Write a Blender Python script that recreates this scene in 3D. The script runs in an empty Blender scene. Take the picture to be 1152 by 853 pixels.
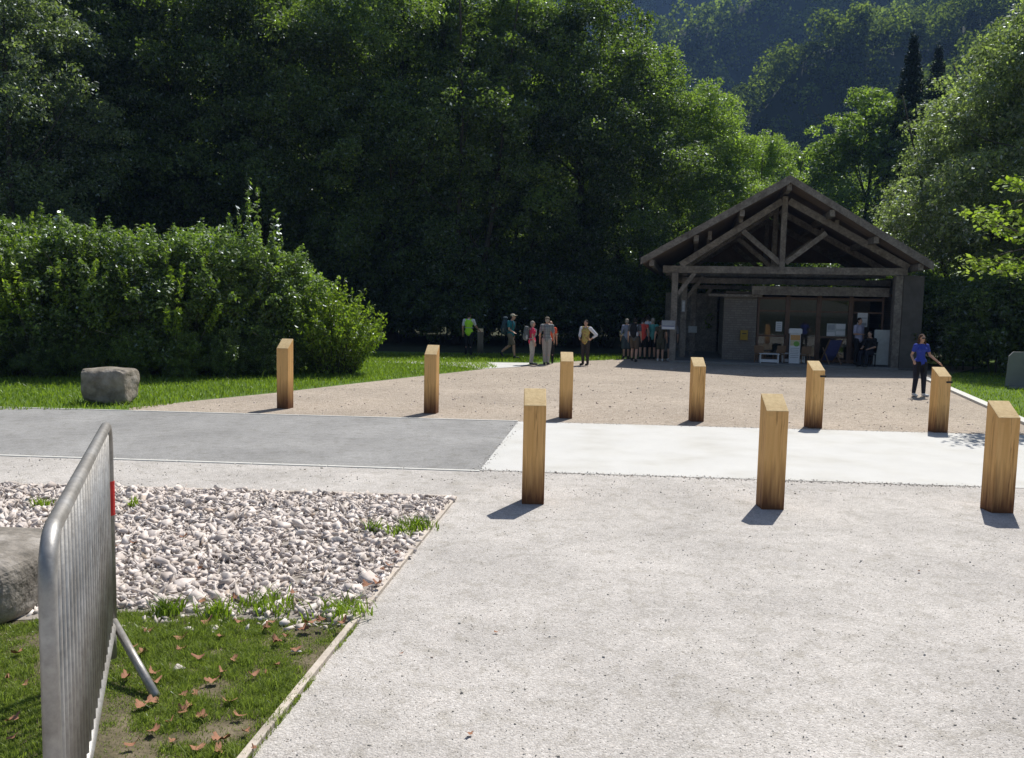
HAZE=.00022
import bpy, math, random
import numpy as np
from mathutils import Vector, Matrix
R=math.radians; PI=math.pi
sc=bpy.context.scene; COL=sc.collection
random.seed(7)
# ------------------------------------------------------------ camera
F=950.0; CH=2.2
PITCH=math.atan(86.5/F); ROLL=R(1.2)
CM=Matrix.Rotation(PI/2-PITCH,3,'X')@Matrix.Rotation(ROLL,3,'Z')
cd=bpy.data.cameras.new('camera'); cam=bpy.data.objects.new('camera',cd); COL.objects.link(cam)
cam.matrix_world=Matrix.Translation((0,0,CH))@CM.to_4x4()
cd.sensor_width=36; cd.lens=F/1152*36; cd.clip_end=5000; cd.clip_start=.05
sc.camera=cam
def ray(px,py): return CM@Vector(((px-576)/F,-(py-426.5)/F,-1))
def at(px,py,z=0):
    d=ray(px,py); t=(z-CH)/d.z; return Vector((d.x*t,d.y*t,z))
def atY(px,py,Y):
    d=ray(px,py); t=Y/d.y; return Vector((d.x*t,Y,CH+d.z*t))
# ------------------------------------------------------------ object helpers
def tag(o,label=None,cat=None,group=None,kind=None):
    if label: o['label']=label
    if cat: o['category']=cat
    if group: o['group']=group
    if kind: o['kind']=kind
    return o
def empty(name,loc,rz=0):
    o=bpy.data.objects.new(name,None); COL.objects.link(o); o.location=loc; o.rotation_euler=(0,0,rz); o.empty_display_size=.2
    return o
def mesh_np(name,V,Fc,mat,parent=None,smooth=False,attr=None):
    """V (n,3), Fc (m,k) all same k, or a list of lists"""
    me=bpy.data.meshes.new(name)
    if isinstance(Fc,np.ndarray):
        m,k=Fc.shape
        me.vertices.add(len(V)); me.vertices.foreach_set('co',np.ascontiguousarray(V,dtype=np.float32).ravel())
        me.loops.add(m*k); me.loops.foreach_set('vertex_index',Fc.astype(np.int32).ravel())
        me.polygons.add(m); me.polygons.foreach_set('loop_start',np.arange(0,m*k,k,dtype=np.int32))
        me.polygons.foreach_set('loop_total',np.full(m,k,dtype=np.int32))
        me.update(calc_edges=True)
    else:
        me.from_pydata([tuple(v) for v in V],[],Fc); me.update()
    if smooth: me.polygons.foreach_set('use_smooth',np.ones(len(me.polygons),dtype=bool))
    if attr is not None:
        a=me.attributes.new('rnd','FLOAT','POINT'); a.data.foreach_set('value',np.asarray(attr,dtype=np.float32))
    if mat: me.materials.append(mat)
    o=bpy.data.objects.new(name,me); COL.objects.link(o)
    if parent: o.parent=parent
    return o
class MB:
    def __init__(s): s.v=[]; s.f=[]
    def add(s,vs,fs):
        b=len(s.v); s.v+= [tuple(v) for v in vs]; s.f+=[[i+b for i in f] for f in fs]; return s
    def box(s,c,d,M=None,skew=None):
        x,y,z=d[0]/2,d[1]/2,d[2]/2
        P=[Vector((a*x,b*y,e*z)) for e in(-1,1) for b in(-1,1) for a in(-1,1)]
        if M is not None: P=[M@p for p in P]
        P=[p+Vector(c) for p in P]
        return s.add(P,[[0,2,3,1],[4,5,7,6],[0,1,5,4],[2,6,7,3],[0,4,6,2],[1,3,7,5]])
    def beam(s,a,b,w,h,up=(0,0,1)):
        a=Vector(a);b=Vector(b);d=(b-a); L=d.length; d.normalize(); u=Vector(up)
        sd=d.cross(u)
        if sd.length<1e-3: sd=d.cross(Vector((0,1,0)))
        sd.normalize(); u=sd.cross(d); M=Matrix((sd,d,u)).transposed()
        return s.box((a+b)/2,(w,L,h),M)
    def tube(s,pts,rad,n=8,cap=True):
        pts=[Vector(p) for p in pts]; rad=rad if hasattr(rad,'__len__') else [rad]*len(pts)
        b=len(s.v); pu=None
        for i,p in enumerate(pts):
            t=(pts[min(i+1,len(pts)-1)]-pts[max(i-1,0)]).normalized()
            if pu is None:
                pu=t.orthogonal().normalized()
            u=(pu-t*pu.dot(t))
            u=u.normalized() if u.length>1e-5 else t.orthogonal().normalized()
            pu=u; w=t.cross(u)
            for k in range(n):
                a=2*PI*k/n; s.v.append(tuple(p+(u*math.cos(a)+w*math.sin(a))*rad[i]))
        for i in range(len(pts)-1):
            for k in range(n):
                s.f.append([b+i*n+k,b+i*n+(k+1)%n,b+(i+1)*n+(k+1)%n,b+(i+1)*n+k])
        if cap:
            s.f.append([b+k for k in range(n)][::-1]); s.f.append([b+(len(pts)-1)*n+k for k in range(n)])
        return s
    def ell(s,c,r,n=12,m=8,M=None):
        vs=[];fs=[]
        for i in range(1,m):
            t=PI*i/m
            for k in range(n):
                a=2*PI*k/n; p=Vector((r[0]*math.sin(t)*math.cos(a),r[1]*math.sin(t)*math.sin(a),r[2]*math.cos(t)))
                vs.append(p)
        top=len(vs); vs.append(Vector((0,0,r[2]))); vs.append(Vector((0,0,-r[2])))
        for i in range(m-2):
            for k in range(n): fs.append([i*n+k,(i+1)*n+k,(i+1)*n+(k+1)%n,i*n+(k+1)%n])
        for k in range(n):
            fs.append([top,k,(k+1)%n]); fs.append([top+1,(m-2)*n+(k+1)%n,(m-2)*n+k])
        if M is not None: vs=[M@v for v in vs]
        return s.add([v+Vector(c) for v in vs],fs)
    def cap(s,a,b,ra,rb,n=12):
        a=Vector(a);b=Vector(b);d=(b-a)
        if d.length<1e-4: return s.ell(a,(ra,ra,ra))
        d.normalize(); pts=[];rad=[]
        for k in range(1,5):
            t=PI/2*k/4; pts.append(a-d*ra*math.cos(t)); rad.append(max(ra*math.sin(t),.0015))
        for k in range(3,-1,-1):
            t=PI/2*(k)/4 if k else .06; 
            t=PI/2-(3-k)*PI/8 if k>0 else .08
            pts.append(b+d*rb*math.cos(t)); rad.append(max(rb*math.sin(t),.0015))
        return s.tube(pts,rad,n)
    def lathe(s,prof,c=(0,0,0),n=16):
        b=len(s.v)
        for r,z in prof:
            for k in range(n):
                a=2*PI*k/n; s.v.append((c[0]+r*math.cos(a),c[1]+r*math.sin(a),c[2]+z))
        for i in range(len(prof)-1):
            for k in range(n): s.f.append([b+i*n+k,b+i*n+(k+1)%n,b+(i+1)*n+(k+1)%n,b+(i+1)*n+k])
        s.f.append([b+k for k in range(n)][::-1]); s.f.append([b+(len(prof)-1)*n+k for k in range(n)])
        return s
    def prism(s,poly,axis_from,axis_to,fn):
        """poly of 2D points, fn(u,v,w)->xyz"""
        n=len(poly); A=[fn(u,v,axis_from) for u,v in poly]; B=[fn(u,v,axis_to) for u,v in poly]
        return s.add(A+B,[list(range(n))[::-1],list(range(n,2*n))]+[[i,(i+1)%n,n+(i+1)%n,n+i] for i in range(n)])
    def build(s,name,mat,parent=None,smooth=False,bevel=0,fix=True):
        o=mesh_np(name,s.v,s.f,mat,parent,smooth)
        if fix:
            import bmesh
            bm=bmesh.new(); bm.from_mesh(o.data); bmesh.ops.recalc_face_normals(bm,faces=bm.faces); bm.to_mesh(o.data); bm.free()
        if bevel:
            m=o.modifiers.new('b','BEVEL'); m.width=bevel; m.segments=2; m.limit_method='ANGLE'
        return o
# ------------------------------------------------------------ materials
def mat(name):
    m=bpy.data.materials.new(name); m.use_nodes=True; nt=m.node_tree
    return m,nt,nt.nodes['Principled BSDF'],nt.nodes['Material Output']
def N(nt,t,**k):
    n=nt.nodes.new(t)
    for a,b in k.items():
        if a in n.inputs: n.inputs[a].default_value=b
        else: setattr(n,a,b)
    return n
def ramp(nt,stops,interp='LINEAR'):
    r=nt.nodes.new('ShaderNodeValToRGB'); e=r.color_ramp.elements; r.color_ramp.interpolation=interp
    while len(e)<len(stops): e.new(.5)
    for i,(p,c) in enumerate(stops): e[i].position=p; e[i].color=(*c,1)
    return r
def noise_mat(name,stops,scale=5,detail=4,rough=.8,bump=0,bscale=None,spec=.3,stretch=None,metal=0,second=None,bdist=.02,coord='Object'):
    m,nt,p,o=mat(name); L=nt.links
    tc=nt.nodes.new('ShaderNodeTexCoord'); mp=nt.nodes.new('ShaderNodeMapping'); L.new(tc.outputs[coord],mp.inputs[0])
    if stretch: mp.inputs['Scale'].default_value=stretch
    n=N(nt,'ShaderNodeTexNoise',Scale=scale,Detail=detail,Roughness=.65); L.new(mp.outputs[0],n.inputs['Vector'])
    r=ramp(nt,stops); L.new(n.outputs[0],r.inputs[0]); out=r.outputs[0]
    if second:
        n2=N(nt,'ShaderNodeTexNoise',Scale=second[0],Detail=3); L.new(tc.outputs[coord],n2.inputs['Vector'])
        r2=ramp(nt,second[1]); L.new(n2.outputs[0],r2.inputs[0])
        mx=nt.nodes.new('ShaderNodeMix'); mx.data_type='RGBA'; mx.blend_type='MULTIPLY'; mx.inputs[0].default_value=1
        L.new(out,mx.inputs[6]); L.new(r2.outputs[0],mx.inputs[7]); out=mx.outputs[2]
    L.new(out,p.inputs['Base Color']); p.inputs['Roughness'].default_value=rough; p.inputs['Metallic'].default_value=metal
    p.inputs['Specular IOR Level'].default_value=spec
    if bump:
        nb=N(nt,'ShaderNodeTexNoise',Scale=bscale or scale*3,Detail=5); L.new(mp.outputs[0],nb.inputs['Vector'])
        b=N(nt,'ShaderNodeBump',Strength=bump,Distance=bdist); L.new(nb.outputs[0],b.inputs['Height']); L.new(b.outputs[0],p.inputs['Normal'])
    return m
def plain(name,c,rough=.7,spec=.3,metal=0,var=.12,scale=9):
    a=tuple(x*(1-var) for x in c); b=tuple(min(1,x*(1+var)) for x in c)
    return noise_mat(name,[(.3,a),(.7,b)],scale=scale,rough=rough,spec=spec,metal=metal)
def gravel_mat(name,cols,cell=70,bump=.6,big=(.35,.85,1.1),fine=300,dist=.012):
    m,nt,p,o=mat(name); L=nt.links
    tc=nt.nodes.new('ShaderNodeTexCoord')
    v=N(nt,'ShaderNodeTexVoronoi',Scale=cell,Randomness=1.0); L.new(tc.outputs['Object'],v.inputs['Vector'])
    v2=N(nt,'ShaderNodeTexVoronoi',Scale=cell*2.7,Randomness=1.0); L.new(tc.outputs['Object'],v2.inputs['Vector'])
    sep=nt.nodes.new('ShaderNodeSeparateColor'); L.new(v.outputs['Color'],sep.inputs[0])
    sep2=nt.nodes.new('ShaderNodeSeparateColor'); L.new(v2.outputs['Color'],sep2.inputs[0])
    ad=N(nt,'ShaderNodeMath',operation='ADD'); L.new(sep.outputs[0],ad.inputs[0]); L.new(sep2.outputs[1],ad.inputs[1])
    hf=N(nt,'ShaderNodeMath',operation='MULTIPLY'); L.new(ad.outputs[0],hf.inputs[0]); hf.inputs[1].default_value=.5
    r=ramp(nt,cols); L.new(hf.outputs[0],r.inputs[0])
    n=N(nt,'ShaderNodeTexNoise',Scale=big[0],Detail=6,Roughness=.6); L.new(tc.outputs['Object'],n.inputs['Vector'])
    r2=ramp(nt,[(.32,(big[1],)*3),(.68,(big[2],)*3)]); L.new(n.outputs[0],r2.inputs[0])
    mx=nt.nodes.new('ShaderNodeMix'); mx.data_type='RGBA'; mx.blend_type='MULTIPLY'; mx.inputs[0].default_value=1
    L.new(r.outputs[0],mx.inputs[6]); L.new(r2.outputs[0],mx.inputs[7]); nm=N(nt,'ShaderNodeTexNoise',Scale=5.5,Detail=7,Roughness=.7,Distortion=.4); L.new(tc.outputs['Object'],nm.inputs['Vector'])
    r4=ramp(nt,[(.36,(.84,.83,.80)),(.5,(1,1,1)),(.68,(1.07,1.06,1.05))]); L.new(nm.outputs[0],r4.inputs[0])
    mx4=nt.nodes.new('ShaderNodeMix'); mx4.data_type='RGBA'; mx4.blend_type='MULTIPLY'; mx4.inputs[0].default_value=1
    L.new(mx.outputs[2],mx4.inputs[6]); L.new(r4.outputs[0],mx4.inputs[7]); L.new(mx4.outputs[2],p.inputs['Base Color'])
    p.inputs['Roughness'].default_value=.9; p.inputs['Specular IOR Level'].default_value=.2
    sb=N(nt,'ShaderNodeMath',operation='MULTIPLY_ADD'); L.new(v.outputs['Distance'],sb.inputs[0]); sb.inputs[1].default_value=-1.0
    nn=N(nt,'ShaderNodeTexNoise',Scale=fine*.15,Detail=4); L.new(tc.outputs['Object'],nn.inputs['Vector']); L.new(nn.outputs[0],sb.inputs[2])
    b=N(nt,'ShaderNodeBump',Strength=bump,Distance=dist); L.new(sb.outputs[0],b.inputs['Height']); L.new(b.outputs[0],p.inputs['Normal'])
    return m
def leaf_mat(name,dark,light,trans=.35,tcol=None,gloss=.25,rough=.42):
    m=bpy.data.materials.new(name); m.use_nodes=True; nt=m.node_tree; nt.nodes.clear(); L=nt.links
    a=N(nt,'ShaderNodeAttribute',attribute_name='rnd')
    oi=nt.nodes.new('ShaderNodeObjectInfo')
    md=N(nt,'ShaderNodeMath',operation='MULTIPLY_ADD'); L.new(oi.outputs['Random'],md.inputs[0]); md.inputs[1].default_value=.5; L.new(a.outputs['Fac'],md.inputs[2])
    sb=N(nt,'ShaderNodeMath',operation='SUBTRACT'); L.new(md.outputs[0],sb.inputs[0]); sb.inputs[1].default_value=.22
    r=ramp(nt,[(.05,dark),(.6,tuple((x+y)/2 for x,y in zip(dark,light))),(1,light)]); L.new(sb.outputs[0],r.inputs[0])
    d=nt.nodes.new('ShaderNodeBsdfDiffuse'); L.new(r.outputs[0],d.inputs[0])
    t=nt.nodes.new('ShaderNodeBsdfTranslucent'); 
    mx=nt.nodes.new('ShaderNodeMix'); mx.data_type='RGBA'; mx.blend_type='MULTIPLY'; mx.inputs[0].default_value=1
    L.new(r.outputs[0],mx.inputs[6]); mx.inputs[7].default_value=(*(tcol or (1.5,1.7,.6)),1); L.new(mx.outputs[2],t.inputs[0])
    ms=nt.nodes.new('ShaderNodeMixShader'); ms.inputs[0].default_value=trans; L.new(d.outputs[0],ms.inputs[1]); L.new(t.outputs[0],ms.inputs[2])
    g=N(nt,'ShaderNodeBsdfGlossy',Roughness=rough); g.inputs[0].default_value=(.8,.85,.9,1)
    fr=N(nt,'ShaderNodeFresnel',IOR=1.4)
    ml=N(nt,'ShaderNodeMath',operation='MULTIPLY'); L.new(fr.outputs[0],ml.inputs[0]); ml.inputs[1].default_value=gloss
    m2=nt.nodes.new('ShaderNodeMixShader'); L.new(ml.outputs[0],m2.inputs[0]); L.new(ms.outputs[0],m2.inputs[1]); L.new(g.outputs[0],m2.inputs[2])
    o=nt.nodes.new('ShaderNodeOutputMaterial'); L.new(m2.outputs[0],o.inputs[0])
    return m
# ------------------------------------------------------------ light
SEL,SAZ=R(55.5),R(26)
sdir=Vector((math.sin(SAZ)*math.cos(SEL),math.cos(SAZ)*math.cos(SEL),math.sin(SEL)))
sl=bpy.data.lights.new('sun','SUN'); sl.energy=5.0; sl.angle=R(.5); sl.color=(1,.965,.9)
so=bpy.data.objects.new('sun',sl); COL.objects.link(so); so.rotation_euler=sdir.to_track_quat('Z','Y').to_euler()
w=bpy.data.worlds.new('World'); sc.world=w; w.use_nodes=True; wn=w.node_tree
sk=wn.nodes.new('ShaderNodeTexSky'); sk.sky_type='NISHITA'; sk.sun_disc=False; sk.sun_elevation=SEL; sk.sun_rotation=SAZ; sk.dust_density=1.2
wn.links.new(sk.outputs[0],wn.nodes['Background'].inputs[0]); wn.nodes['Background'].inputs[1].default_value=.08
sc.view_settings.view_transform='Standard'; sc.view_settings.look='None'; sc.view_settings.gamma=1; sc.view_settings.use_curve_mapping=False
sc.view_settings.exposure=0.3
sc.cycles.max_bounces=6; sc.cycles.transmission_bounces=4; sc.cycles.diffuse_bounces=3; sc.cycles.volume_bounces=0
# ------------------------------------------------------------ ground sheets
def ext(a,b,t): return a+(b-a)*t
def sheet(name,pts,z,m,kind='structure',label=None,cat=None):
    V=[(p[0],p[1],z) for p in pts]; o=mesh_np(name,V,[list(range(len(V)))],m)
    if o.data.polygons[0].normal.z<0: o.data.flip_normals()
    tag(o,label,cat,None,kind); return o
M_floor=noise_mat('forest_soil',[(.3,(.02,.022,.012)),(.55,(.04,.045,.02)),(.75,(.06,.055,.035))],scale=1.5,detail=8,rough=1,bump=.5,bscale=12,bdist=.05)
M_path=gravel_mat('path_gravel',[(.0,(.26,.238,.216)),(.3,(.435,.407,.378)),(.7,(.53,.50,.468)),(1,(.70,.665,.63))],cell=80,bump=.5,big=(.8,.80,1.05))
M_yard=gravel_mat('yard_gravel',[(.0,(.22,.18,.14)),(.35,(.37,.31,.25)),(.75,(.47,.40,.33)),(1,(.64,.57,.49))],cell=40,bump=.6,big=(.45,.84,1.08),dist=.03)
M_asph=gravel_mat('asphalt',[(0,(.20,.197,.192)),(.5,(.27,.266,.26)),(1,(.37,.365,.355))],cell=80,bump=.3,big=(.7,.82,1.1))
M_conc=noise_mat('pale_concrete',[(.3,(.50,.493,.47)),(.7,(.555,.548,.525))],scale=1.6,detail=10,rough=.85,bump=.1,bscale=30,second=(1.1,[(.25,(.86,.845,.81)),(.42,(.96,.955,.94)),(.55,(1,1,1))]))
M_turf=noise_mat('turf_soil',[(.3,(.07,.065,.035)),(.5,(.12,.10,.06)),(.7,(.24,.195,.135))],scale=3,detail=8,rough=1,bump=.6,bscale=30,bdist=.03)
M_turf2=noise_mat('lawn_soil',[(.3,(.07,.12,.02)),(.7,(.11,.18,.035))],scale=2.0,detail=8,rough=1,bump=.6,bscale=25,bdist=.03)
M_dirt=noise_mat('stony_dirt',[(.3,(.22,.19,.16)),(.7,(.34,.31,.28))],scale=14,detail=8,rough=1,bump=.6,bscale=40)
G=2500
sheet('ground',[(-G,-200),(G,-200),(G,G),(-G,G)],-.02,M_floor)
# road lines in world space
rA,rB=at(0,459),at(1115,489)       # far edge
nA,nB=at(0,512),at(1110,548.5)     # near edge
rL,rR=ext(rA,rB,-1.2),ext(rA,rB,2.2); nL,nR=ext(nA,nB,-1.6),ext(nA,nB,2.6)
dT,dB=at(583,474.5),at(540,529.3)
sheet('near_path',[(-30,-3),(30,-3),nR+Vector((0,1.2,0)),nL+Vector((0,1.2,0))],0.0,M_path)
sheet('road',[rL,dT,dB,nL],.004,M_asph)
sheet('concrete_crossing',[dT,rR,nR,dB],.0045,M_conc)
# yard
rM=rA+(rB-rA)*((at(1115,489).x-rA.x)/(rB.x-rA.x))
yard=[rB,dT,at(145,462.2),at(145,459),at(225,450.5),at(310,442),at(400,431.5),at(480,422.5),at(560,413.5),at(640,407),at(700,404),Vector((9,36,0)),Vector((19,34,0)),at(1040,428),at(1115,460),at(1152,476),ext(rA,rB,1.12)]
YL=at(145,462.6)
yard[2]=YL
sheet('yard',yard,.0,M_yard)
# grass band left beyond the road
gl=[rL,YL,at(145,458.5),at(225,450.5),at(310,442),at(400,431.5),at(480,422.5),at(560,413.5),at(640,407),at(690,404.5),Vector((6,36,0)),Vector((-40,36,0))]
sheet('lawn',gl,-.004,M_turf2)
rg=[at(1043,428),at(1118,460),at(1156,476),Vector((30,13,0)),Vector((34,40,0)),Vector((15,40,0))]
sheet('lawn',rg,-.005,M_turf2)
sheet('footpath',[at(380,403.5),at(500,407.5),at(600,408.5),at(585,413),at(540,415.5),at(500,410.8),at(380,405.6)],.008,M_conc)
# foreground patch: rubble + turf, bordered by timber edging
eA,eB,eC=at(30,547.5),at(512,560.5),at(272,858)
eL=ext(eB,eA,1.8); eD=ext(eB,eC,1.25)
sheet('turf',[eL,eB,eD,(-12,eD.y)],.004,M_turf)
g0,g1=at(0,705),at(405,690)
gm=ext(g0,g1,-1.0)
sheet('stony_ground',[eL,eB,at(396,706),at(330,700),at(250,697),at(150,690),at(60,697),at(0,700),gm],.008,M_dirt)
M_edge=noise_mat('edging_timber',[(.3,(.48,.41,.34)),(.7,(.64,.57,.49))],scale=14,detail=6,rough=.85,bump=.3,second=(2,[(.35,(.75,.75,.75)),(.65,(1.05,1.05,1.05))]))
def edging(a,b,label,w=.045,h=.035):
    mb=MB(); a=Vector((a[0],a[1],0)); b=Vector((b[0],b[1],0)); L=(b-a).length; n=max(1,int(L/2.4)); d=(b-a)/n
    for i in range(n):
        j=random.uniform(-.006,.006)
        mb.beam(a+d*(i+.003)+Vector((0,0,h/2-.02+j/2)),a+d*(i+.997)+Vector((0,0,h/2-.02-j/2)),w,h+.04)
    o=mb.build('timber_edging',M_edge,bevel=.004); tag(o,label,'edging'); return o
edging(eL,eB+Vector((-.03,.0,0)),'thin wooden edging board along the far side of the crushed stone bed',h=.03)
edging(eB,eD,'wooden edging board running between the grass and the gravel path to the bottom edge',w=.045,h=.03)
M_kerb=plain('kerb_concrete',(.55,.54,.50),var=.1)
def kerb(a,b,label,w=.18,h=.06,name='kerb'):
    mb=MB(); a=Vector((a[0],a[1],0)); b=Vector((b[0],b[1],0)); n=max(1,int((b-a).length/1.0)); d=(b-a)/n
    for i in range(n): mb.beam(a+d*(i+.004)+Vector((0,0,h/2-.03)),a+d*(i+.996)+Vector((0,0,h/2-.03)),w,h+.06)
    o=mb.build(name,M_kerb,bevel=.006); tag(o,kind='structure'); return o
kerb(at(1040,426),at(1200,497),'',w=.22)
kerb(rL+Vector((0,.05,0)),dT+Vector((0,.05,0)),'',w=.06,h=.012)
kerb(nL+Vector((0,-.06,0)),dB+Vector((0,-.06,0)),'',w=.07,h=.012)
# ------------------------------------------------------------ scattered ground stuff
rg_=np.random.default_rng(3)
def in_poly(P,poly):
    x,y=P[:,0],P[:,1]; ins=np.zeros(len(P),bool); n=len(poly)
    for i in range(n):
        x1,y1=poly[i][0],poly[i][1]; x2,y2=poly[(i+1)%n][0],poly[(i+1)%n][1]
        c=((y1>y)!=(y2>y))&(x<(x2-x1)*(y-y1)/((y2-y1)+1e-12)+x1); ins^=c
    return ins
def scatter(poly,n,rng):
    a=np.array([(p[0],p[1]) for p in poly]); lo,hi=a.min(0),a.max(0)
    P=rng.uniform(lo,hi,(n,2)); return P[in_poly(P,a)]
def rotmats(rng,n,full=True):
    q=rng.normal(size=(n,4)); q/=np.linalg.norm(q,axis=1)[:,None]; w,x,y,z=q.T
    return np.stack([1-2*(y*y+z*z),2*(x*y-w*z),2*(x*z+w*y),2*(x*y+w*z),1-2*(x*x+z*z),2*(y*z-w*x),2*(x*z-w*y),2*(y*z+w*x),1-2*(x*x+y*y)],1).reshape(n,3,3)
import bmesh
def rock_proto(seed,sq=(1,.75,.5)):
    r=random.Random(seed); bm=bmesh.new()
    for _ in range(9):
        v=Vector((r.gauss(0,1),r.gauss(0,1),r.gauss(0,1))).normalized()*r.uniform(.75,1)
        bm.verts.new((v.x*sq[0],v.y*sq[1],v.z*sq[2]))
    bmesh.ops.convex_hull(bm,input=bm.verts); 
    for v in [v for v in bm.verts if not v.link_faces]: bm.verts.remove(v)
    bmesh.ops.triangulate(bm,faces=bm.faces)
    bm.verts.index_update()
    V=np.array([v.co[:] for v in bm.verts]); Fc=np.array([[v.index for v in f.verts] for f in bm.faces]); bm.free(); return V,Fc
PROT=[rock_proto(i,(1,random.uniform(.6,.95),random.uniform(.38,.66))) for i in range(12)]
def rocks(name,P,z,size,mat_,rng,tilt=1.0,kind='stuff',label=None,cat=None):
    Vs=[];Fs=[];At=[];off=0; M=rotmats(rng,len(P))
    if tilt<1:
        a=rng.uniform(0,2*PI,len(P)); M2=np.zeros((len(P),3,3)); M2[:,0,0]=np.cos(a);M2[:,0,1]=-np.sin(a);M2[:,1,0]=np.sin(a);M2[:,1,1]=np.cos(a);M2[:,2,2]=1
        M=M*tilt+M2*(1-tilt); M/=np.linalg.norm(M,axis=1)[:,None,:]
    kk=rng.integers(0,len(PROT),len(P))
    for k in range(len(PROT)):
        idx=np.where(kk==k)[0]; V,Fc=PROT[k]
        if not len(idx): continue
        W=np.einsum('nij,vj->nvi',M[idx],V)*size[idx][:,None,None]; W[:,:,:2]+=P[idx][:,None,:]; W[:,:,2]+=z[idx][:,None]
        n=len(idx); Vs.append(W.reshape(-1,3)); Fs.append((Fc[None]+(np.arange(n)*len(V))[:,None,None]+off).reshape(-1,3)); off+=n*len(V)
        At.append(np.repeat(rng.uniform(0,1,n),len(V)))
    o=mesh_np(name,np.concatenate(Vs),np.concatenate(Fs),mat_,attr=np.concatenate(At)); tag(o,label,cat,None,kind); return o
def stone_mat(name,cols,scale=20):
    m,nt,p,o=mat(name); L=nt.links
    a=N(nt,'ShaderNodeAttribute',attribute_name='rnd'); r=ramp(nt,cols); L.new(a.outputs['Fac'],r.inputs[0])
    tc=nt.nodes.new('ShaderNodeTexCoord'); n=N(nt,'ShaderNodeTexNoise',Scale=scale,Detail=6); L.new(tc.outputs['Object'],n.inputs['Vector'])
    r2=ramp(nt,[(.3,(.78,.76,.74)),(.65,(1.08,1.07,1.06))]); L.new(n.outputs[0],r2.inputs[0])
    mx=nt.nodes.new('ShaderNodeMix'); mx.data_type='RGBA'; mx.blend_type='MULTIPLY'; mx.inputs[0].default_value=1
    L.new(r.outputs[0],mx.inputs[6]); L.new(r2.outputs[0],mx.inputs[7]); L.new(mx.outputs[2],p.inputs['Base Color'])
    p.inputs['Roughness'].default_value=.85; p.inputs['Specular IOR Level'].default_value=.25
    b=N(nt,'ShaderNodeBump',Strength=.3,Distance=.01); L.new(n.outputs[0],b.inputs['Height']); L.new(b.outputs[0],p.inputs['Normal'])
    return m
M_rock=stone_mat('limestone_rubble',[(0,(.50,.445,.41)),(.3,(.60,.54,.50)),(.7,(.68,.615,.575)),(.93,(.75,.70,.66)),(1,(.46,.37,.30))])
M_peb=stone_mat('loose_chippings',[(0,(.33,.31,.28)),(.5,(.50,.475,.43)),(.9,(.62,.60,.57)),(1,(.30,.22,.17))],40)
poly=[eL,eB,at(392,708),at(330,700),at(250,697),at(150,690),at(60,697),at(0,700),gm]
vis=[at(-20,546),at(60,548),at(511,561),at(400,704),at(330,694),at(250,692),at(150,686),at(60,690),at(-20,700)]
P=scatter([(p[0],p[1]) for p in vis],12000,rg_)
sz=np.clip(rg_.lognormal(math.log(.048),.38,len(P)),.02,.12)
z=rg_.uniform(.0,.035,len(P))
keep=np.ones(len(P),bool)
rocks('crushed_stone',P,z,sz,M_rock,rg_,tilt=.5)
P2=scatter(vis,9000,rg_); rocks('crushed_stone',P2,rg_.uniform(0,.03,len(P2)),rg_.uniform(.012,.032,len(P2)),M_rock,rg_)
# stray stones spilling over the turf border
P3=scatter([at(60,690),at(420,690),at(380,712),at(60,716)],160,rg_); rocks('crushed_stone',P3,np.full(len(P3),.01),rg_.uniform(.02,.06,len(P3)),M_rock,rg_,tilt=.6)
# loose chippings on the path (denser where near)
pp=[at(300,853),at(512,565),at(620,533),at(1152,552),at(1152,853)]
P4=scatter(pp,26000,rg_); P4=P4[rg_.uniform(0,1,len(P4))<np.clip(7/(P4[:,1]+.1)**1.3,0,1)]
rocks('loose_gravel',P4,np.full(len(P4),.001),np.clip(rg_.lognormal(math.log(.0042),.5,len(P4)),.002,.017),M_peb,rg_)
P5=scatter([nA,nB+Vector((0,0,0)),at(1152,556),at(520,560),at(0,546)],1500,rg_)
rocks('loose_gravel',P5,np.full(len(P5),.002),np.clip(rg_.lognormal(math.log(.008),.5,len(P5)),.004,.03),M_peb,rg_)
P6=scatter([at(150,461),at(583,473),at(1110,487),at(1040,432),at(700,406),at(400,433)],4200,rg_)
M_ypeb=stone_mat('yard_chippings',[(0,(.26,.2,.17)),(.5,(.42,.35,.31)),(1,(.62,.56,.52))],40)
rocks('loose_gravel',P6,np.full(len(P6),.002),np.clip(rg_.lognormal(math.log(.016),.45,len(P6)),.007,.045),M_ypeb,rg_)
for a_,b_,n_ in ((dB,nB,1500),(dT,rB,900),(dT,dB,260),(nL+(nB-nL)*.3,dB,600)):
    t_=rg_.uniform(0,1,n_); PE=np.array([a_.x,a_.y])+np.outer(t_,[b_.x-a_.x,b_.y-a_.y])+rg_.normal(0,.05,(n_,2)); rocks('loose_gravel',PE,np.full(n_,.005),np.clip(rg_.lognormal(math.log(.008),.5,n_),.004,.024),M_peb,rg_)
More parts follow.
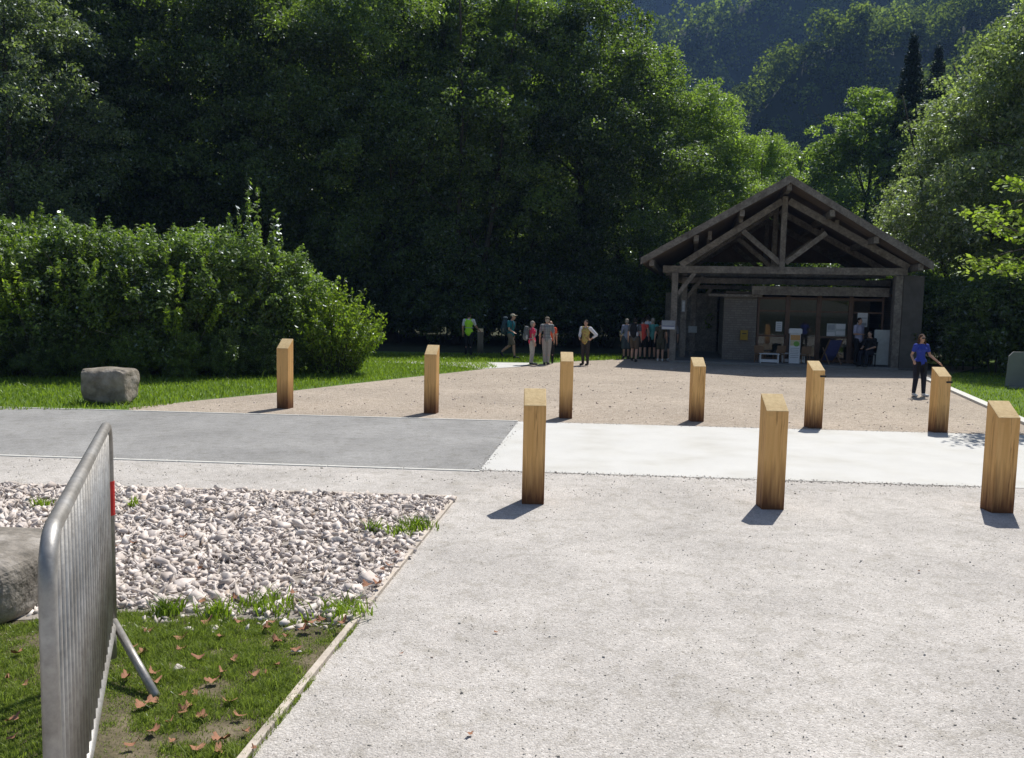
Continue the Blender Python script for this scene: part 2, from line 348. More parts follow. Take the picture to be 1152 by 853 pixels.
# grass
def blades(name,P,h,w,m,rng,lean=.45,z0=0.0):
    n=len(P); a=rng.uniform(0,2*PI,n); d=np.stack([np.cos(a),np.sin(a)],1); la=rng.uniform(0,2*PI,n)
    ld=np.stack([np.cos(la),np.sin(la)],1)*(h*rng.uniform(.1,lean*2,n))[:,None]
    b=np.concatenate([P,np.full((n,1),z0)],1); wv=np.concatenate([d*w[:,None]*.5,np.zeros((n,1))],1)
    mid=b+np.concatenate([ld*.35,(h*.6)[:,None]],1); tip=b+np.concatenate([ld,(h*rng.uniform(.8,1,n))[:,None]],1)
    V=np.stack([b-wv,b+wv,mid+wv*.75,mid-wv*.75,tip+wv*.1,tip-wv*.1],1).reshape(-1,3)
    o=np.arange(n)[:,None]*6; Fc=np.concatenate([o+np.array([[0,1,2,3]]),o+np.array([[3,2,4,5]])],0)
    ob=mesh_np(name,V,Fc,m,attr=np.repeat(np.clip(rng.normal(.5,.22,n),0,1),6)); tag(ob,kind='stuff'); return ob
M_grass=leaf_mat('grass_blades',(.10,.135,.03),(.33,.40,.115),trans=.4,tcol=(1.35,1.5,.65),gloss=.1)
M_lawn=leaf_mat('lawn_blades',(.09,.14,.02),(.26,.34,.07),trans=.45,tcol=(1.4,1.6,.45),gloss=.08)
def patchy(P,rng,s=1.3,t=-.35):
    f=np.sin(P[:,0]*s*2.1+1.3)*np.sin(P[:,1]*s*1.7+.4)+.6*np.sin(P[:,0]*s*5.1+P[:,1]*s*3.3)+.5*np.sin(P[:,0]*s*3.1-P[:,1]*s*6.2+2)
    return P[f+rng.normal(0,.35,len(P))>t]
tp=[at(-40,712),at(60,698),at(150,690),at(250,696),at(330,698),at(404,703),at(285,853),at(255,900),at(-60,900)]
T0=patchy(scatter(tp,4600,rg_),rg_,1.6,-.3); th0=rg_.lognormal(math.log(.025),.45,len(T0))*(1+.5*np.sin(T0[:,0]*4+1)*np.sin(T0[:,1]*3.3))
ti=rg_.integers(0,len(T0),110000); P=T0[ti]+rg_.normal(0,.026,(len(ti),2)); ok=in_poly(P,np.array([(p[0],p[1]) for p in tp])); P=P[ok]; ti=ti[ok]
P=np.concatenate([P,scatter(tp,14000,rg_)]); hh=np.concatenate([th0[ti]*rg_.uniform(.5,1.25,len(ti)),np.full(len(P)-len(ti),.018)])
blades('grass',P,np.clip(hh,.01,.10),rg_.uniform(.0028,.0065,len(P)),M_grass,rg_)
# weeds among the stones
for cx,cy,r_,n in ((468,596,.14,160),(450,604,.10,90),(190,693,.08,120),(48,572,.09,60),(150,572,.05,30),(420,600,.08,60),(385,695,.2,160),(300,688,.2,160),(245,694,.12,100),(90,697,.15,110)):
    c=at(cx,cy); PP=np.array([c.x,c.y])+rg_.normal(0,r_*.5,(n,2)); blades('grass',PP,rg_.uniform(.05,.13,n),rg_.uniform(.008,.018,n),M_lawn,rg_,lean=.6,z0=.02)
lp=[at(-260,461),at(148,461.5),at(225,450.5),at(310,442),at(400,431.5),at(480,422.5),at(560,413.8),at(540,405),at(380,405),at(300,424),at(-260,415)]
P=scatter(lp,110000,rg_); blades('grass',P,rg_.lognormal(math.log(.075),.35,len(P)),rg_.uniform(.012,.022,len(P)),M_lawn,rg_)
lp2=[at(360,408),at(520,407),at(600,408),at(700,405),at(700,400),at(360,398)]
P=scatter(lp2,16000,rg_); P=P[P[:,1]<40]; blades('grass',P,rg_.uniform(.06,.14,len(P)),rg_.uniform(.02,.035,len(P)),M_lawn,rg_)
rp=[at(1046,430),at(1118,459),at(1160,475),at(1300,470),at(1240,420),at(1050,420)]
P=scatter(rp,30000,rg_); blades('grass',P,rg_.lognormal(math.log(.06),.3,len(P)),rg_.uniform(.012,.022,len(P)),M_lawn,rg_)
# dry fallen leaves, one object each
M_dry=noise_mat('dry_leaf',[(.3,(.20,.085,.045)),(.6,(.34,.17,.10)),(.8,(.50,.32,.22))],scale=18,detail=4,rough=.8)
def dry_mesh(seed):
    r=random.Random(seed); out=[]; n=20; lf=r.choice((1.5,2.5,2.5,1.0)); el=r.uniform(.45,1)
    for i in range(n):
        a=2*PI*i/n; lob=.62+.38*abs(math.cos(a*lf)); out.append((math.cos(a)*lob*r.uniform(.8,1.1),math.sin(a)*el*lob*r.uniform(.8,1.1)))
    fx,fy=r.uniform(.5,1.3),r.uniform(-.8,.8)
    V=[(0,0,.0)]+[(x,y,fx*x*x*.6+fy*x*y+.2*r.random()) for x,y in out]
    Fc=[[0,1+i,1+(i+1)%n] for i in range(n)]
    o=mesh_np('dry_leaf',V,Fc,M_dry,smooth=True); return o
DL=[dry_mesh(i) for i in range(9)]
def leaf_at(px,py,s,label,group,first=[0],z=.03):
    if first[0]<9: o=DL[first[0]]; first[0]+=1
    else:
        o=DL[random.randrange(9)].copy(); COL.objects.link(o)
    p=at(px,py,z); o.location=p; o.scale=(s,s*random.uniform(.6,1),s); o.rotation_euler=(random.uniform(-.35,.35),random.uniform(-.35,.35),random.uniform(0,6.3)); tag(o,label,'leaf',group)
gl_='dry leaves fallen on the grass'
for x,y in ((205,718),(168,710),(225,740),(170,757),(218,781),(240,766),(160,794),(170,790),(222,777),(205,782),(250,756),(300,707),(333,731),(196,834),(218,843),(278,823),(205,800),(247,832),(8,763),(30,770),(15,810),(268,806),(310,722),(288,842),(340,708),(150,728),(160,735),(232,700),(246,716),(262,742),(176,768),(214,795),(228,806),(190,812),(152,838),(172,822),(258,790),(246,846),(232,860),(283,760),(312,748),(322,716),(142,762),(205,730),(20,735),(12,830)):
    leaf_at(x+random.uniform(-2,2),y,random.uniform(.028,.052),'curled brown leaf lying on the foreground grass beside the metal barrier',gl_)
for x,y in ((270,700),(306,700),(347,701),(362,698),(386,700),(430,641),(437,636),(425,650),(330,667),(263,673),(412,658),(448,622),(228,676),(207,604),(132,614),(225,640),(150,611),(425,657)):
    leaf_at(x,y,random.uniform(.03,.055),'dry brown leaf caught among the crushed stones','dry leaves among the stones',z=.07)
for x,y in ((558,711),(528,826),(1034,643),(322,790),(330,787),(300,168+590),(452,735)):
    leaf_at(x,y,random.uniform(.016,.028),'small dry leaf lying loose on the pale gravel path','dry leaves on the gravel path',z=.012)
# larger single stones
def stone(px,py,s,label,sq=(1,.7,.5),seed=1,m=None,z=.02,rz=0):
    V,Fc=rock_proto(seed,sq); o=mesh_np('stone',V*s,Fc,m or M_rock,attr=np.full(len(V),.6)); o.location=at(px,py,z); o.rotation_euler=(0,0,rz); tag(o,label,'stone')
    mo=o.modifiers.new('b','BEVEL'); mo.width=s*.08; mo.segments=1; return o
stone(199,752,.062,'pale oval stone lying alone on the grass right of the metal barrier',(1,.6,.45),3)
stone(333,733,.05,'flat pale stone in the grass near the timber edging',(1,.5,.25),5)
stone(210,566,.10,'largest grey stone in the crushed stone bed, left of its middle',(1,.8,.7),8,z=.08)
stone(338,590,.12,'big tan stone sticking up in the crushed stone bed towards its right',(1,.7,.8),9,z=.08)
# boulders / dressed blocks
def block(name,c,d,rz,label,m,seed,sub=4,amp=.06,cat='boulder'):
    bm=bmesh.new(); bmesh.ops.create_cube(bm,size=1); bmesh.ops.subdivide_edges(bm,edges=bm.edges[:],cuts=9,use_grid_fill=True)
    from mathutils import noise as nz
    for v in bm.verts:
        p=v.co.copy(); q=Vector((p.x*d[0],p.y*d[1],p.z*d[2])); s_=1-.05*(abs(p.x*2)**6*abs(p.z*2)**6)-.10*(abs(p.y*2)**6*abs(p.z*2)**6)-.08*(abs(p.x*2)**6*abs(p.y*2)**6)
        n1=nz.noise_vector(q*2.0+Vector((seed,0,0)))*amp*1.3+nz.noise_vector(q*6+Vector((seed,3,0)))*amp*.55
        low=max(0,.5-p.z)*.0
        n1+=nz.noise_vector(Vector([round(t_*3.1+seed)/3.1 for t_ in q*2.2]))*amp*.7
        v.co=q*s_+n1*(0.35 if p.z>.45 else 1)
        v.co.x*=(1-.12*max(0,-p.z-.1))
    me=bpy.data.meshes.new(name); bm.to_mesh(me); bm.free(); me.materials.append(m)
    o=bpy.data.objects.new(name,me); COL.objects.link(o); o.location=c; o.rotation_euler=(0,0,rz)
    su=o.modifiers.new('s','SUBSURF'); su.levels=1; su.render_levels=1
    tag(o,label,cat); return o
M_bould=noise_mat('weathered_limestone',[(.3,(.10,.085,.065)),(.5,(.24,.21,.17)),(.75,(.38,.35,.31))],scale=3.5,detail=10,rough=.95,bump=.8,bscale=12,bdist=.04)
M_bould2=noise_mat('pale_limestone',[(.3,(.10,.09,.075)),(.5,(.24,.215,.185)),(.7,(.42,.385,.345))],scale=4,detail=10,rough=.95,bump=.7,bscale=20,bdist=.03)
c=at(115,455); sc_=c.y/F
block('boulder',(c.x,c.y+.32,.36),(54*sc_,.75,39*sc_),R(3),'squat grey-brown boulder on the grass beside the far road edge, below the shrubs',M_bould,4)
c=at(20,712); 
block('boulder',(-4.2,5.85,.20),(1.95,1.1,.46),R(-4),'large flat-topped limestone block half hidden behind the metal barrier',M_bould2,11,amp=.05)

# ------------------------------------------------------------ vegetation
def leafcloud(C,S,Nrm,rng,size,flat=.55,aspect=.5):
    """leaf quads at C with preferred normals Nrm"""
    n=len(C); nn=Nrm*flat+rng.normal(size=(n,3))*.55; nn/=np.linalg.norm(nn,axis=1)[:,None]
    t=rng.normal(size=(n,3)); t-=nn*(t*nn).sum(1)[:,None]; t/=np.linalg.norm(t,axis=1)[:,None]; b=np.cross(nn,t)
    L=size*rng.uniform(.6,1.3,n)*.5; W=L*aspect
    V=np.stack([C-t*L[:,None],C-b*W[:,None]+nn*(L*.12)[:,None],C+t*L[:,None],C+b*W[:,None]+nn*(L*.12)[:,None]],1).reshape(-1,3)
    Fc=(np.arange(n)[:,None]*4+np.array([[0,1,2,3]]))
    return V,Fc
def unit(rng,n,zb=0):
    d=rng.normal(size=(n,3)); d[:,2]+=zb; return d/np.linalg.norm(d,axis=1)[:,None]
def crown(rng,R_,z0,H,nl,nleaf,leaf,squash=.85,lobe=(.2,.36),top=1.0,aspect=.55,inner=.05,shoots_=0,slen=.5):
    """lobed leafy crown, returns V,F,attr and the lobe centres"""
    d=unit(rng,nl,.12); cz=(z0+H)/2; hz=(H-z0)/2
    rr=rng.uniform(.55,.95,nl); 
    C=d*rr[:,None]*np.array([R_,R_,hz])
    prof=np.clip(1.0-.45*np.clip(C[:,2]/hz,0,1)**2*top,.3,1); C[:,0]*=prof; C[:,1]*=prof
    C[:,2]+=cz
    lr=rng.uniform(lobe[0],lobe[1],nl)*R_
    ns=9; sd=unit(rng,nl*ns,.25); k0=np.repeat(np.arange(nl),ns)
    SC=C[k0]+sd*(lr[k0]*rng.uniform(.65,1.1,nl*ns))[:,None]*np.array([1,1,squash*1.1]); sr=lr[k0]*rng.uniform(.22,.5,nl*ns)
    kk=rng.choice(nl*ns,nleaf,p=sr**1.7/np.sum(sr**1.7)); k=k0[kk]
    dd=unit(rng,nleaf,.45); rad=(.35+.75*rng.uniform(0,1,nleaf)**.7)
    Pn=SC[kk]+dd*(sr[kk]*rad)[:,None]*np.array([1.15,1.15,squash])
    # small twig clusters make it less even
    ni=int(nleaf*inner); Pn[:ni]=unit(rng,ni)*(rng.uniform(0,.8,ni)**.5)[:,None]*np.array([R_*.8,R_*.8,hz*.85])+np.array([0,0,cz])
    up=dd*.6+np.array([0,0,.7]); V,Fc=leafcloud(Pn,None,up,rng,leaf,aspect=aspect)
    lt=rng.uniform(.0,1,nl); ls=rng.uniform(0,1,nl*9); at_=np.clip(lt[k]*.3+ls[kk]*.35+rng.uniform(0,.4,nleaf),0,1)
    if shoots_:
        m=26; q=rng.integers(0,len(SC),shoots_); d0=SC[q]-np.array([0,0,cz]); d0/=np.linalg.norm(d0,axis=1)[:,None]
        ok=d0[:,2]>-.3; q=q[ok]; d0=d0[ok]; dv=d0*.45+np.array([0,0,1.0])+rng.normal(size=d0.shape)*.2; L_=rng.uniform(.3,1,len(q))*slen
        t=rng.uniform(0,1,(len(q),m)); PS=SC[q][:,None,:]+d0[:,None,:]*sr[q][:,None,None]*.5+dv[:,None,:]*(t*L_[:,None])[:,:,None]+rng.normal(size=(len(q),m,3))*(.055*(1.3-t))[:,:,None]
        PS=PS.reshape(-1,3); V2,F2=leafcloud(PS,None,np.tile([0,0,.8],(len(PS),1)),rng,leaf,aspect=aspect*.9)
        Fc=np.concatenate([Fc,F2+len(V)]); V=np.concatenate([V,V2]); at_=np.concatenate([at_,np.clip(.45+.5*t.ravel()+rng.uniform(-.2,.2,len(PS)),0,1)])
    return V,Fc,np.repeat(at_,4),C,lr
M_bark=noise_mat('bark',[(.3,(.035,.03,.024)),(.7,(.10,.09,.075))],scale=6,detail=8,rough=1,bump=.7,bscale=18,stretch=(3,3,.6),bdist=.03)
def limbs(rng,H,C,tr,z0,stems=1,count=14,sp=.5):
    mb=MB(); bases=[]
    for s in range(stems):
        a=rng.uniform(0,6.28); o=Vector((math.cos(a)*sp*(stems>1)*.4,math.sin(a)*sp*(stems>1)*.4,0))
        top=o+Vector((math.cos(a)*sp*(stems>1)*2+rng.normal()*.3,math.sin(a)*sp*(stems>1)*2+rng.normal()*.3,H*.86))
        pts=[];rad=[]
        for i in range(9):
            t=i/8; p=o.lerp(top,t)+Vector((math.sin(t*5+a)*.14,math.cos(t*4+a)*.14,0))*(t>0); pts.append(p); rad.append(tr*(1.35 if i==0 else 1)*(1-t*.85)/(stems**.4))
        pts[0].z-=.3; mb.tube(pts,rad,8); bases.append((pts,rad))
    idx=rng.choice(len(C),min(count,len(C)),replace=False)
    for k in idx:
        c=Vector(C[k]); pts,rad=bases[rng.integers(0,stems)]
        j=min(range(2,8),key=lambda q:abs(pts[q].z-(c.z*.72)))
        a=pts[j]; m_=a.lerp(c,.5)+Vector((0,0,-.08*(c-a).length)); r0=rad[j]*.5
        mb.tube([a,m_,c],[r0,r0*.6,.015],5)
        for _ in range(2):
            e=c+Vector(rng.normal(size=3))*.8; mb.tube([m_.lerp(c,.5),e],[r0*.35,.01],4)
    return mb
LM={}
LM['dark']=leaf_mat('beech_leaves',(.04,.062,.018),(.15,.20,.055),trans=.55,tcol=(1.9,2.2,.7),gloss=.35,rough=.62)
LM['mid']=leaf_mat('ash_leaves',(.07,.10,.028),(.24,.31,.085),trans=.6,tcol=(1.8,2.1,.7),gloss=.4,rough=.62)
LM['pale']=leaf_mat('willow_leaves',(.09,.12,.05),(.31,.37,.16),trans=.55,tcol=(1.6,1.8,.8),gloss=.55,rough=.62)
LM['bright']=leaf_mat('young_leaves',(.11,.17,.025),(.34,.42,.08),trans=.5,tcol=(1.5,1.7,.5),gloss=.15,rough=.5)
LM['hedge']=leaf_mat('shrub_leaves',(.04,.066,.02),(.23,.31,.075),trans=.42,tcol=(1.7,2.0,.6),gloss=.45,rough=.55)
LM['fir']=leaf_mat('fir_needles',(.010,.020,.010),(.03,.05,.022),trans=.1,gloss=.2)
TREE={}
def make_tree(key,seed,R_,z0,H,nl,nleaf,leaf,lm,stems=1,tr=.22,**k):
    TREE[key]=(seed,R_,z0,H,nl,nleaf,leaf,lm,stems,tr,k,[])
def tree(key,name,px,D,s,label,group=None,cat='tree',rz=None,sz=1.0,X=None,sx=1.0,lm=None):
    seed,R_,z0,H,nl,nleaf,leaf,lmk,stems,tr,k,cache=TREE[key]
    if X is None: X=atY(px,400,D).x
    root=empty(name,(X,D,0),random.uniform(0,6.28) if rz is None else rz)
    if not cache:
        rng=np.random.default_rng(seed); V,Fc,A,C,lr=crown(rng,R_,z0,H,nl,nleaf,leaf,**k)
        c=mesh_np('crown',V,Fc,LM[lmk],root,attr=A)
        t=limbs(rng,H,C,tr,z0,stems=stems,count=18 if tr>.1 else 8,sp=R_*.35).build('trunk' if tr>.1 else 'stems',M_bark,root,smooth=True,fix=False)
        cache+= [c,t]
    else:
        for o in cache:
            c=o.copy(); COL.objects.link(c); c.parent=root
    root.scale=(s*sx,s*sx,s*sz); tag(root,label,cat,group); return root
make_tree('A',1,4.6,2.2,20,70,64000,.185,'dark',1,.28,lobe=(.2,.38))
make_tree('B',2,4.2,1.2,18,64,60000,.185,'dark',2,.22,lobe=(.2,.38))
make_tree('C',3,3.9,1.5,17,74,64000,.16,'mid',2,.20,lobe=(.2,.36))
make_tree('D',4,4.0,2.0,16,70,56000,.16,'pale',1,.22,lobe=(.2,.36))
make_tree('U',5,2.6,.1,4.6,60,16000,.2,'dark',3,.06,lobe=(.2,.34))
make_tree('H',6,1.9,-.35,4.0,85,30000,.12,'hedge',4,.04,lobe=(.2,.34),top=.35,squash=.9,shoots_=220,slen=.38)
make_tree('H2',7,1.9,-.35,4.0,70,30000,.12,'hedge',4,.04,lobe=(.2,.36),top=.35,squash=.9,shoots_=200,slen=.45)
fg='trees of the dark wood behind the open ground'
T=[('A',-90,37,1.05,'big dark tree at the far left edge of the wood'),
('D',25,36,1.0,'grey-green tree at the left edge of the wood, rising above the shrub bank'),
('B',120,41,1.1,'dark bushy tree second from the left of the wood, behind the shrub bank'),
('A',205,43,1.12,'dark tall tree in the wood straight above the middle of the shrub bank'),
('B',290,42,1.1,'dark tree in the wood rising behind the tallest shrub tip'),
('C',365,44,1.15,'leafy tree in the wood above the light green shrub'),
('A',440,44,1.1,'dark tree in the wood above the second bollard of the far row'),
('B',515,44,1.12,'dark tree in the wood behind the person in the hi-vis vest'),
('C',585,45,1.12,'tree with sunlit upper leaves behind the walking hiker'),
('A',650,45,1.0,'dark tree behind the person in the dark vest'),
('C',715,45,.98,'rounded tree with bright edges behind the group by the posts'),
('C',790,47,.86,'sunlit rounded tree rising left of the timber gable'),
('C',852,50,.74,'lowest tree of the wood, its round crown ending beside the gable peak')]
for k,px,D,s,l in T: tree(k,'woodland_tree',px,D,s,l,fg)
g2='tall trees deeper in the wood'
for i,(px,D,s) in enumerate(((-40,52,1.2),(90,53,1.2),(170,56,1.25),(250,54,1.25),(330,57,1.25),(410,55,1.25),(480,58,1.25),(550,56,1.25),(625,57,1.15),(690,58,1.05),(750,60,.95))):
    tree('ABC'[i%3],'woodland_tree',px,D,s,'tall tree deeper in the wood, mostly hidden behind the front row of trees',g2)
g3='undergrowth bushes along the foot of the wood'
for i,px in enumerate(range(-60,860,46)):
    tree('U','undergrowth_bush',px,42.5+(i%3)*.9,random.uniform(.8,1.15),'dark bush in the shade along the foot of the wood',g3,'bush')
for i,px in enumerate(range(-30,900,70)):
    tree('U','undergrowth_bush',px,50+(i%2)*2,random.uniform(1.3,1.6),'dark bush in the shade along the foot of the wood',g3,'bush')
# right-hand trees
make_tree('E',14,3.4,1.5,13,56,44000,.19,'mid',1,.2,lobe=(.2,.36))
make_tree('W',12,4.3,.6,13.5,85,74000,.16,'pale',3,.2,lobe=(.17,.32))
tree('E','background_tree',958,62,1.42,'bright green tree rising directly behind the right slope of the timber roof',X=None)
tree('E','background_tree',905,66,.80,'small pale green tree peeping over the gable peak',lm='mid')
tree('W','willow_tree',1106,37,1.0,'silvery green tree right of the timber building, leaning over its roof edge')
tree('W','willow_tree',1165,34,1.12,'large grey-green tree cut by the right edge behind the grey panel')
tree('C','background_tree',1120,50,1.0,'tall green tree behind the silvery trees at the right edge')
tree('A','background_tree',1190,45,.95,'dark tree at the right edge behind the silvery one')
tree('B','background_tree',1010,57,.62,'low dark tree behind the right roof corner')
for i,(px,D,s) in enumerate(((1050,34.5,.8),(1085,31.5,.75),(1125,30.5,.8),(1165,29.5,.8),(1020,41,1.0),(960,47,1.1),(900,48,1.1),(1200,29,.9))):
    tree('U','undergrowth_bush',px,D,s,'dark bush in the shade right of the timber building or behind it','bushes around the timber building','bush')
# conifer
def conifer(px,D,H,label):
    rng=np.random.default_rng(31); X=atY(px,400,D).x; root=empty('fir_tree',(X,D,0)); n=26000
    t=rng.uniform(0,1,n)**.75; z=H*(1-t*.92); nw=22; lev=np.floor(z/H*nw); r=(1-z/H)**.9*H*.2+.1
    ang=rng.uniform(0,2*PI,n); ang=(np.round((ang+lev*1.3)/(2*PI)*9)/9*2*PI)+rng.normal(0,.16,n); rr=r*rng.uniform(.1,1,n)**.7
    zz=(lev+.5)/nw*H-rr*.42+rng.normal(0,.28,n)
    C=np.stack([np.cos(ang)*rr,np.sin(ang)*rr,zz],1); V,Fc=leafcloud(C,None,np.tile([0,0,1.0],(n,1)),rng,.3,aspect=.3)
    mesh_np('crown',V,Fc,LM['fir'],root,attr=np.repeat(rng.uniform(0,1,n),4))
    MB().tube([(0,0,-.2),(0,0,H*.5),(0,0,H*.97)],[.25,.15,.02],8).build('trunk',M_bark,root,smooth=True,fix=False)
    tag(root,label,'tree')
conifer(1006,60,21.0,'dark pointed fir between the bright green tree and the silvery trees')
conifer(1034,72,24,'taller dark fir standing behind the silvery trees on the right')
# shrub bank on the left
hb=[('H',-60,22.5,1.05,'leafy shrub at the left end of the bank, cut by the picture edge'),
('H2',20,22.6,.98,'broad sunlit shrub above and left of the squat boulder'),
('H',100,23.2,.95,'round leafy shrub directly above the squat boulder'),
('H2',172,23.2,.93,'dense green shrub right of the one above the boulder'),
('H',240,24,.97,'dense shrub below the tallest leafy tip of the bank'),
('H2',296,25,.90,'dark leafy shrub just left of the light green one'),
]
for k,px,D,s,l in hb: tree(k,'shrub',px,D,s,l,cat='shrub',sx=1.05)
for px,D,s in ((60,26,1.05),(140,26.5,.97),(215,27,.98),(-30,26,1.08),(268,27.5,.95)):
    tree('H','shrub',px,D,s,'leafy shrub at the back of the bank, mostly hidden by those in front','shrubs at the back of the bank',cat='shrub')
for i,(px,D,s) in enumerate(((-20,21.3,.36),(45,21.6,.34),(90,22.0,.30),(160,22.2,.34),(205,22.4,.30),(250,22.8,.33),(290,23.4,.33),(330,24.2,.33),(120,22.4,.40),(15,21.9,.42),(350,25.3,.34))):
    tree('H2' if i%2 else 'H','low_shrub',px,D,s,'low leafy plant at the foot of the shrub bank, above the grass strip','low plants at the foot of the shrub bank',cat='shrub')
# upright shoots
def shoots(name,px,D,H,Rb,n,leaf,lm,label,seed,spread=.25,nl=60,z0=.0,cat='shrub'):
    rng=np.random.default_rng(seed); X=atY(px,400,D).x; root=empty(name,(X,D,0)); mb=MB(); Cs=[];Nn=[]
    for i in range(n):
        a=rng.uniform(0,2*PI); r=Rb*math.sqrt(rng.uniform()); b=Vector((math.cos(a)*r*.45,math.sin(a)*r*.45,0)); hh=H*rng.uniform(.55,1)*(1-.45*(r/Rb)**2)
        tip=Vector((math.cos(a)*r*(1+spread*1.3),math.sin(a)*r*(1+spread*1.3),hh)); m_=b.lerp(tip,.5)+Vector((0,0,.12*hh))
        pts=[b,m_,tip]; mb.tube(pts,[.012,.008,.003],4)
        t=rng.uniform(z0,1,nl)**.8; p=np.array([(b*(1-q)**2+m_*2*q*(1-q)+tip*q*q)[:] for q in t]); off=unit(rng,nl,.5)*.07*(1.3-t)[:,None]*2
        Cs.append(p+off); Nn.append(off*6)
    C=np.concatenate(Cs); V,Fc=leafcloud(C,None,np.concatenate(Nn),rng,leaf,aspect=.38)
    mesh_np('foliage',V,Fc,LM[lm],root,attr=np.repeat(rng.uniform(0,1,len(C)),4)); mb.build('stems',M_bark,root,fix=False); tag(root,label,cat); return root
shoots('shrub',378,24.6,3.0,1.15,260,.12,'bright','light green feathery shrub at the right end of the bank',41)
shoots('shrub',290,24.3,5.7,.8,70,.17,'hedge','tallest leafy shoots sticking up from the shrub bank',42,nl=90)
shoots('shrub',60,22.0,4.35,1.6,60,.13,'bright','sunlit leafy shoots along the top of the bank above the boulder',43,nl=70,z0=.5)
shoots('shrub',190,23.2,4.5,2.0,60,.13,'bright','sunlit leafy shoots on top of the middle of the bank',44,nl=70,z0=.5)
shoots('shrub',-20,22.0,4.5,1.4,50,.13,'bright','sunlit leafy shoots at the left picture edge above the grass',45,nl=70,z0=.5)
# overhanging branch tree at right, trunk outside the picture
def branch_tree():
    rng=np.random.default_rng(51); root=empty('maple_tree',(13.4,17.5,0)); mb=MB()
    mb.tube([(0,0,-.2),(.05,0,2.5),(0,.1,5),(.1,0,8)],[.2,.16,.12,.05],10); Cs=[]
    def wpt(px,py,D): p=atY(px,py,D); return Vector((p.x-13.4,p.y-17.5,p.z))
    brs=[((0,0,3.0),wpt(1150,225,17),wpt(1098,242,16.8)),((0,0,3.1),wpt(1150,206,17.4),wpt(1135,203,17.3)),((0,0,2.6),wpt(1150,262,16.6),wpt(1090,238,16.4)),
         ((0,0,2.3),wpt(1150,280,16.7),wpt(1088,296,16.5)),((0,0,2.3),wpt(1152,290,17.2),wpt(1095,302,17)),((0,0,2.4),wpt(1150,262,17.2),wpt(1105,250,17.2)),((0,0,2.1),wpt(1160,300,17),wpt(1120,306,16.8))]
    for a,m_,t in brs:
        a=Vector(a); mb.tube([a,m_,t],[.05,.018,.005],5)
        for q in np.linspace(0.15,1,16):
            c=(a*(1-q)**2+m_*2*q*(1-q)+t*q*q); k=15
            Cs.append(np.array(c)+rng.normal(size=(k,3))*np.array([.16,.16,.07]))
    for i in range(30):   # rest of the crown, outside the picture
        d=unit(rng,1,.3)[0]; c=Vector((.9+abs(d[0])*2.0,d[1]*2,5.2+d[2]*2.3)); mb.tube([(0,0,4),c],[.04,.01],4); Cs.append(np.array(c)+rng.normal(size=(240,3))*.45)
    C=np.concatenate(Cs); V,Fc=leafcloud(C,None,np.tile([0,0,1.0],(len(C),1)),rng,.13,aspect=.6,flat=1.0)
    mesh_np('crown',V,Fc,LM['bright'],root,attr=np.repeat(rng.uniform(.3,1,len(C)),4)); mb.build('trunk',M_bark,root,smooth=True,fix=False)
    tag(root,'yellow-green branches reaching in from the right edge, above the rightmost bollard','tree')
branch_tree()
# ------------------------------------------------------------ mountains
def crest(pts,Y):
    q=[atY(x,y,Y) for x,y in pts]; return [(p.x,p.z) for p in q]
SP=[(250,crest([(700,210),(858,118),(930,62),(1060,30),(1200,-30)],250),[1.15]),
    (330,crest([(760,190),(900,112),(945,66),(1012,28),(1112,-2),(1300,-120)],330),[1.1]),
    (430,crest([(560,230),(700,90),(777,38),(858,-4),(980,-90),(1200,-250)],430),[1.0])]
def hz_(X,Y):
    Z=np.full(X.shape,-3.0)
    for Y0,pts,k in SP:
        xs=[p[0] for p in pts]; zs=[p[1] for p in pts]; c=np.interp(X,xs,zs)
        if Y0==250: c=np.where(X<xs[0],c-(xs[0]-X)*.9,c)
        if Y0==430: c=np.where(X<xs[0],c-(xs[0]-X)*.5,c)
        if Y0==330: c=np.where(X<xs[0],c-(xs[0]-X)*.9,c)
        wob=10*np.sin(X*.03+Y0)+6*np.sin(X*.075+2*Y0)
        d=Y-(Y0+wob); Z=np.maximum(Z,c-np.where(d<0,-d*1.75,d*.75))
    far=(Y-520)*1.9; Z=np.maximum(Z,np.minimum(far,330+60*np.sin(X*.01)))
    left=(-(X+70)*.55)+(Y-80)*.35; Z=np.maximum(Z,np.where(Y>75,np.minimum(left,300),-3))
    wood=np.clip((Y-75)*.35,0,60)*np.clip((40-X)/60,0,1); Z=np.maximum(Z,wood-.5)
    right=(X-60)*.7-10+(Y-80)*.2; Z=np.maximum(Z,np.where(Y>70,np.minimum(right,200),-3))
    Z+=np.where(Z>2,3*np.sin(X*.09+Y*.05)+2.5*np.sin(X*.05-Y*.11),0)
    return Z
xs=np.linspace(-500,800,210); ys=np.linspace(70,900,170); XX,YY=np.meshgrid(xs,ys); ZZ=hz_(XX,YY)
V=np.stack([XX,YY,ZZ],-1).reshape(-1,3); i=np.arange(len(ys)-1)[:,None]*len(xs)+np.arange(len(xs)-1)[None]; Fc=np.stack([i,i+1,i+1+len(xs),i+len(xs)],-1).reshape(-1,4)
M_mt=noise_mat('mountain_ground',[(.3,(.02,.03,.014)),(.7,(.045,.055,.03))],scale=.05,detail=8,rough=1)
tag(mesh_np('mountain',V,Fc,M_mt,smooth=True),kind='structure')
